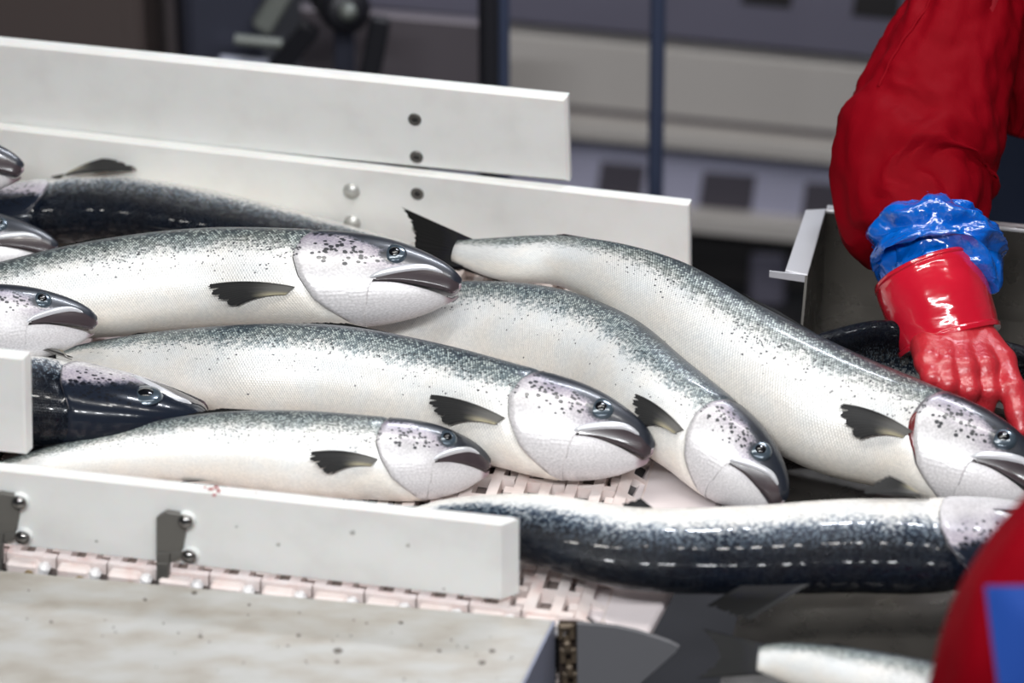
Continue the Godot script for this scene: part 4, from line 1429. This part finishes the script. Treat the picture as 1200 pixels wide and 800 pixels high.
func worker_at_trough() -> void:
	var sh := on_depth(1190, -130, -0.42)
	var chest := on_depth(1335, -150, -0.52)
	var sl := on_depth(1490, -150, -0.5)
	var hip := Vector3(chest.x + 0.02, 1.0, -0.92)
	var elbow := on_depth(1062, 212, -0.15)
	var wrist := on_depth(1098, 300, -0.035)
	var t := thing("person", "worker in a red jacket reaching into the trough with a red rubber glove", "person", Vector3(hip.x, 0, hip.z))
	var neck := chest + Vector3(0, 0.17, 0.02)
	var head := neck + Vector3(0, 0.16, 0.07)
	var skin_c := Color(0.55, 0.33, 0.24)
	var red_c := Color(0.27, 0.003, 0.009)
	var navy := Color(0.012, 0.02, 0.05)
	var neck_y := neck.y + 0.01
	var paint := func(w: Vector3) -> Color: return navy if w.y < 0.93 else (skin_c if w.y > neck_y else red_c)
	var bones := [[sh, elbow, 0.04, 0.04], [elbow, wrist, 0.038, 0.03], [sh, chest, 0.07, 0.11], [chest, sl, 0.11, 0.07], [sl, sl + Vector3(0.06, -0.28, 0.08), 0.06, 0.05], [sl + Vector3(0.06, -0.28, 0.08), sl + Vector3(0.02, -0.42, 0.26), 0.048, 0.035],
		[chest + Vector3(-0.03, -0.05, -0.05), hip + Vector3(-0.04, 0.05, 0), 0.14, 0.13], [chest + Vector3(0.05, -0.05, -0.05), hip + Vector3(0.05, 0.05, 0), 0.14, 0.13], [chest, neck, 0.09, 0.055], [neck, head, 0.05, 0.07], [head, head + Vector3(0, 0.08, -0.01), 0.08, 0.085],
		[head + Vector3(0, 0.01, 0.08), head + Vector3(0, -0.015, 0.095), 0.012, 0.015]]
	for s in [-1.0, 1.0]:
		var k := Vector3(hip.x + 0.09 * s, 0.5, hip.z + 0.02)
		bones.append([hip + Vector3(0.07 * s, -0.02, 0), k, 0.1, 0.07])
		bones.append([k, Vector3(k.x + 0.01 * s, 0.07, k.z - 0.04), 0.068, 0.05])
		bones.append([Vector3(k.x + 0.01 * s, 0.05, k.z - 0.04), Vector3(k.x + 0.03 * s, 0.045, k.z + 0.13), 0.05, 0.042])
	obj("body", nets(Geo.new(), bones, 0.014, 0.012, paint), mat(Color.WHITE, 0.7, 0.0, {"vertex_color_use_as_albedo": true}), t)
	obj("hair_net", Geo.new().lathe([Vector2(0.0, 0.098), Vector2(0.05, 0.085), Vector2(0.085, 0.04), Vector2(0.095, -0.01), Vector2(0.09, -0.03)], head + Vector3(0, 0.09, -0.02), Vector3(0, 1, -0.25), 28), mat(rgb8(60, 110, 190), 0.8), t)
	# the jacket's side and the sleeve bagging at the elbow
	var n := FastNoiseLite.new()
	n.seed = 77
	n.frequency = 1.0
	var bag := func(u: float, a: float) -> float:
		var low := smoothstep(0.45, 0.95, u)
		var ridge := absf(n.get_noise_3d(u * 3.2, cos(a) * 1.1, sin(a) * 1.1 + 4.0))
		var cross := sin(u * 34.0 + cos(a + 0.6) * 2.6 + n.get_noise_3d(cos(a), sin(a), u * 4.0) * 2.0)
		return 0.020 * (0.35 - ridge) + 0.0055 * low * cross * (0.5 + 0.5 * sin(a + 0.4)) - 0.006 * pow(absf(sin(a * 1.5 + u * 5.0)), 8.0) * (1.0 - low)
	var sleeve_path := [on_depth(1205, -150, -0.44), on_depth(1142, -30, -0.37), on_depth(1124, 30, -0.32), on_depth(1103, 90, -0.27), on_depth(1084, 150, -0.22), on_depth(1070, 200, -0.17), on_depth(1072, 235, -0.13), on_depth(1086, 262, -0.09), on_depth(1096, 282, -0.06)]
	var sleeve_radii := [0.085, 0.07, 0.073, 0.082, 0.093, 0.098, 0.092, 0.076, 0.05]
	obj("sleeve", cloth_tube(sleeve_path, sleeve_radii, bag), M.red, t)
	var seam := []
	for i in 41:
		seam.append(cloth_at(sleeve_path, sleeve_radii, bag, lerpf(0.2, 0.66, i / 40.0), 0.78 - 0.25 * i / 40.0))
	obj("seam", Geo.new().tube(seam, seam.map(func(_q): return 0.0022), 8), M.red, t)
	obj("jacket_side", cloth_tube([on_depth(1190, 160, -0.36), on_depth(1202, 120, -0.38), on_depth(1226, 40, -0.42), on_depth(1270, -60, -0.5), on_depth(1330, -170, -0.58)], [0.012, 0.035, 0.06, 0.1, 0.12], func(u, a): return 0.014 * n.get_noise_3d(u * 4.0, cos(a) * 1.3, sin(a) * 1.3)), M.red, t)
	# blue plastic oversleeve, gathered
	var gather := func(u: float, a: float) -> float:
		var w := n.get_noise_3d(u * 2.2, cos(a) * 1.5, sin(a) * 1.5)
		return (0.009 * sin(u * 17.0 + cos(a - 0.5) * 1.6 + w * 3.5) * smoothstep(0.0, 0.2, u) * (1.0 - smoothstep(0.85, 1.0, u)) + 0.009 * absf(n.get_noise_3d(u * 3.0, cos(a) * 1.8, sin(a) * 1.8 + 9.0)) - 0.003) * smoothstep(0.0, 0.12, u)
	obj("plastic_oversleeve", cloth_tube([on_depth(1104, 238, -0.1), on_depth(1101, 252, -0.09), on_depth(1097, 272, -0.07), on_depth(1097, 295, -0.048), on_depth(1099, 315, -0.03), on_depth(1094, 331, -0.01), on_depth(1094, 340, 0.0)], [0.02, 0.052, 0.072, 0.077, 0.074, 0.058, 0.04], gather), M.plastic, t)
	# the glove: a stiff cuff, then the hand with its fingers round the fish's back
	obj("glove_cuff", cloth_tube([on_depth(1084, 318, -0.02), on_depth(1088, 328, -0.012), on_depth(1097, 352, 0.008), on_depth(1108, 384, 0.03), on_depth(1114, 402, 0.042)], [0.061, 0.063, 0.0635, 0.061, 0.059], func(u, a): return (0.002 if u > 0.93 or u < 0.05 else 0.0) + 0.0015 * n.get_noise_3d(cos(a) * 1.2, sin(a) * 1.2, u * 2.0)), M.glove_cuff, t)
	var W := func(px, py, z): return on_depth(px, py, z)
	var palm0: Vector3 = W.call(1113, 396, 0.047)
	var kn := [W.call(1154, 430, 0.125), W.call(1131, 432, 0.135), W.call(1108, 430, 0.135), W.call(1087, 424, 0.125)]
	var pip := [W.call(1160, 458, 0.150), W.call(1136, 457, 0.158), W.call(1111, 450, 0.156), W.call(1092, 442, 0.148)]
	var dip := [W.call(1154, 477, 0.150), W.call(1130, 474, 0.150), W.call(1108, 466, 0.148), W.call(1093, 456, 0.140)]
	var tip := [W.call(1146, 489, 0.140), W.call(1124, 484, 0.138), W.call(1105, 474, 0.136), W.call(1093, 463, 0.130)]
	var hb := []
	for f in 4:
		var base: Vector3 = palm0 + Vector3([0.026, 0.01, -0.008, -0.024][f], 0, 0.004)
		hb.append([base, kn[f], 0.025, 0.0155])
		hb.append([kn[f], pip[f], 0.0135, 0.0118])
		hb.append([pip[f], dip[f], 0.0118, 0.0106])
		hb.append([dip[f], tip[f], 0.0106, 0.0092])
	hb.append([W.call(1110, 386, 0.038), palm0, 0.042, 0.041])
	hb.append([palm0, W.call(1120, 408, 0.07), 0.042, 0.036])
	hb.append([W.call(1135, 396, 0.05), W.call(1172, 424, 0.10), 0.032, 0.019])
	hb.append([W.call(1172, 424, 0.10), W.call(1186, 456, 0.145), 0.0175, 0.0150])
	hb.append([W.call(1186, 456, 0.145), W.call(1193, 484, 0.170), 0.0148, 0.0135])
	hb.append([W.call(1193, 484, 0.170), W.call(1197, 504, 0.185), 0.0135, 0.0105])
	obj("glove", nets(Geo.new(), hb, 0.0026, 0.0022), M.glove, t)

func worker_in_front() -> void:
	var z := 0.95
	var sh := on_depth(1330, 560, z)
	var elbow := on_depth(1205, 800, z - 0.05)
	var chest := sh + Vector3(0.2, -0.02, 0.06)
	var hip := Vector3(chest.x + 0.02, 0.98, z + 0.42)
	var t := thing("person", "blurred worker in the foreground with a red sleeve and a blue panel", "person", Vector3(hip.x, 0, hip.z))
	var neck := chest + Vector3(0, 0.18, -0.01)
	var head := neck + Vector3(0, 0.16, -0.04)
	var red_c := Color(0.27, 0.003, 0.009)
	var neck_y := neck.y + 0.01
	var paint := func(w: Vector3) -> Color: return Color(0.012, 0.02, 0.05) if w.y < 0.9 else (Color(0.55, 0.33, 0.24) if w.y > neck_y else red_c)
	var sr := chest + Vector3(0.2, -0.01, 0.0)
	var bones := [[sh, elbow, 0.06, 0.048], [elbow, on_depth(1128, 815, z - 0.3), 0.045, 0.032], [sh, chest, 0.07, 0.12], [chest, sr, 0.12, 0.07], [sr, sr + Vector3(0.08, -0.28, -0.02), 0.06, 0.048], [sr + Vector3(0.08, -0.28, -0.02), sr + Vector3(0.0, -0.34, -0.26), 0.046, 0.034],
		[chest + Vector3(-0.04, -0.06, 0), hip + Vector3(-0.05, 0.05, 0), 0.14, 0.13], [chest + Vector3(0.05, -0.06, 0), hip + Vector3(0.05, 0.05, 0), 0.14, 0.13], [chest, neck, 0.09, 0.055], [neck, head, 0.05, 0.07], [head, head + Vector3(0, 0.08, 0.01), 0.08, 0.085], [head + Vector3(0, 0.01, -0.08), head + Vector3(0, -0.015, -0.095), 0.012, 0.015]]
	for s in [-1.0, 1.0]:
		var k := Vector3(hip.x + 0.09 * s, 0.5, hip.z - 0.02)
		bones.append([hip + Vector3(0.07 * s, -0.02, 0), k, 0.1, 0.07])
		bones.append([k, Vector3(k.x + 0.01 * s, 0.07, k.z + 0.04), 0.068, 0.05])
		bones.append([Vector3(k.x + 0.01 * s, 0.05, k.z + 0.04), Vector3(k.x + 0.03 * s, 0.045, k.z - 0.13), 0.05, 0.042])
	obj("body", nets(Geo.new(), bones, 0.014, 0.012, paint), mat(Color.WHITE, 0.7, 0.0, {"vertex_color_use_as_albedo": true}), t)
	obj("hair_net", Geo.new().lathe([Vector2(0.0, 0.098), Vector2(0.05, 0.085), Vector2(0.085, 0.04), Vector2(0.095, -0.01), Vector2(0.09, -0.03)], head + Vector3(0, 0.09, 0.02), Vector3(0, 1, 0.25), 28), mat(rgb8(60, 110, 190), 0.8), t)
	var n := FastNoiseLite.new()
	n.seed = 31
	n.frequency = 1.0
	var path := [on_depth(1384, 570, z + 0.03), on_depth(1308, 632, z), on_depth(1250, 698, z), on_depth(1214, 766, z), on_depth(1198, 840, z - 0.02), on_depth(1200, 910, z - 0.06)]
	var radii := [0.08, 0.084, 0.087, 0.088, 0.086, 0.07]
	var folds := func(u: float, a: float) -> float: return 0.008 * n.get_noise_3d(u * 3.0, cos(a) * 1.2, sin(a) * 1.2)
	obj("sleeve", cloth_tube(path, radii, folds, 64, 60), M.red, t)
	# the blue panel sewn on the sleeve
	var g := Geo.new()
	var rows := []
	for i in 29:
		var r := []
		for j in 17:
			var px := lerpf(1154.0 + i * 0.9, 1330.0, j / 16.0)
			var at := on_depth(px, lerpf(686.0, 880.0, i / 28.0), z + 0.3)
			var step := (at - cam_pos).normalized()
			for k in 40:                                   # down to the sleeve
				var best := 9.0
				for m in path.size() - 1:
					var seg: Vector3 = path[m + 1] - path[m]
					var u := clampf((at - path[m]).dot(seg) / seg.length_squared(), 0.0, 1.0)
					best = minf(best, (at - path[m] - seg * u).length() - lerpf(radii[m], radii[m + 1], u) - 0.007)
				at += step * clampf(best, -0.02, 0.02)
			r.append(at)
		rows.append(r)
	g.grid(rows)
	obj("blue_panel", g, M.blue_cloth, t)
	obj("plastic_oversleeve", cloth_tube([on_depth(1180, 872, z - 0.12), on_depth(1158, 852, z - 0.18), on_depth(1136, 832, z - 0.25), on_depth(1124, 818, z - 0.3)], [0.05, 0.052, 0.05, 0.035], func(u, a): return 0.008 * n.get_noise_3d(u * 6.0, cos(a) * 2.0, sin(a) * 2.0), 40, 24), M.plastic, t)
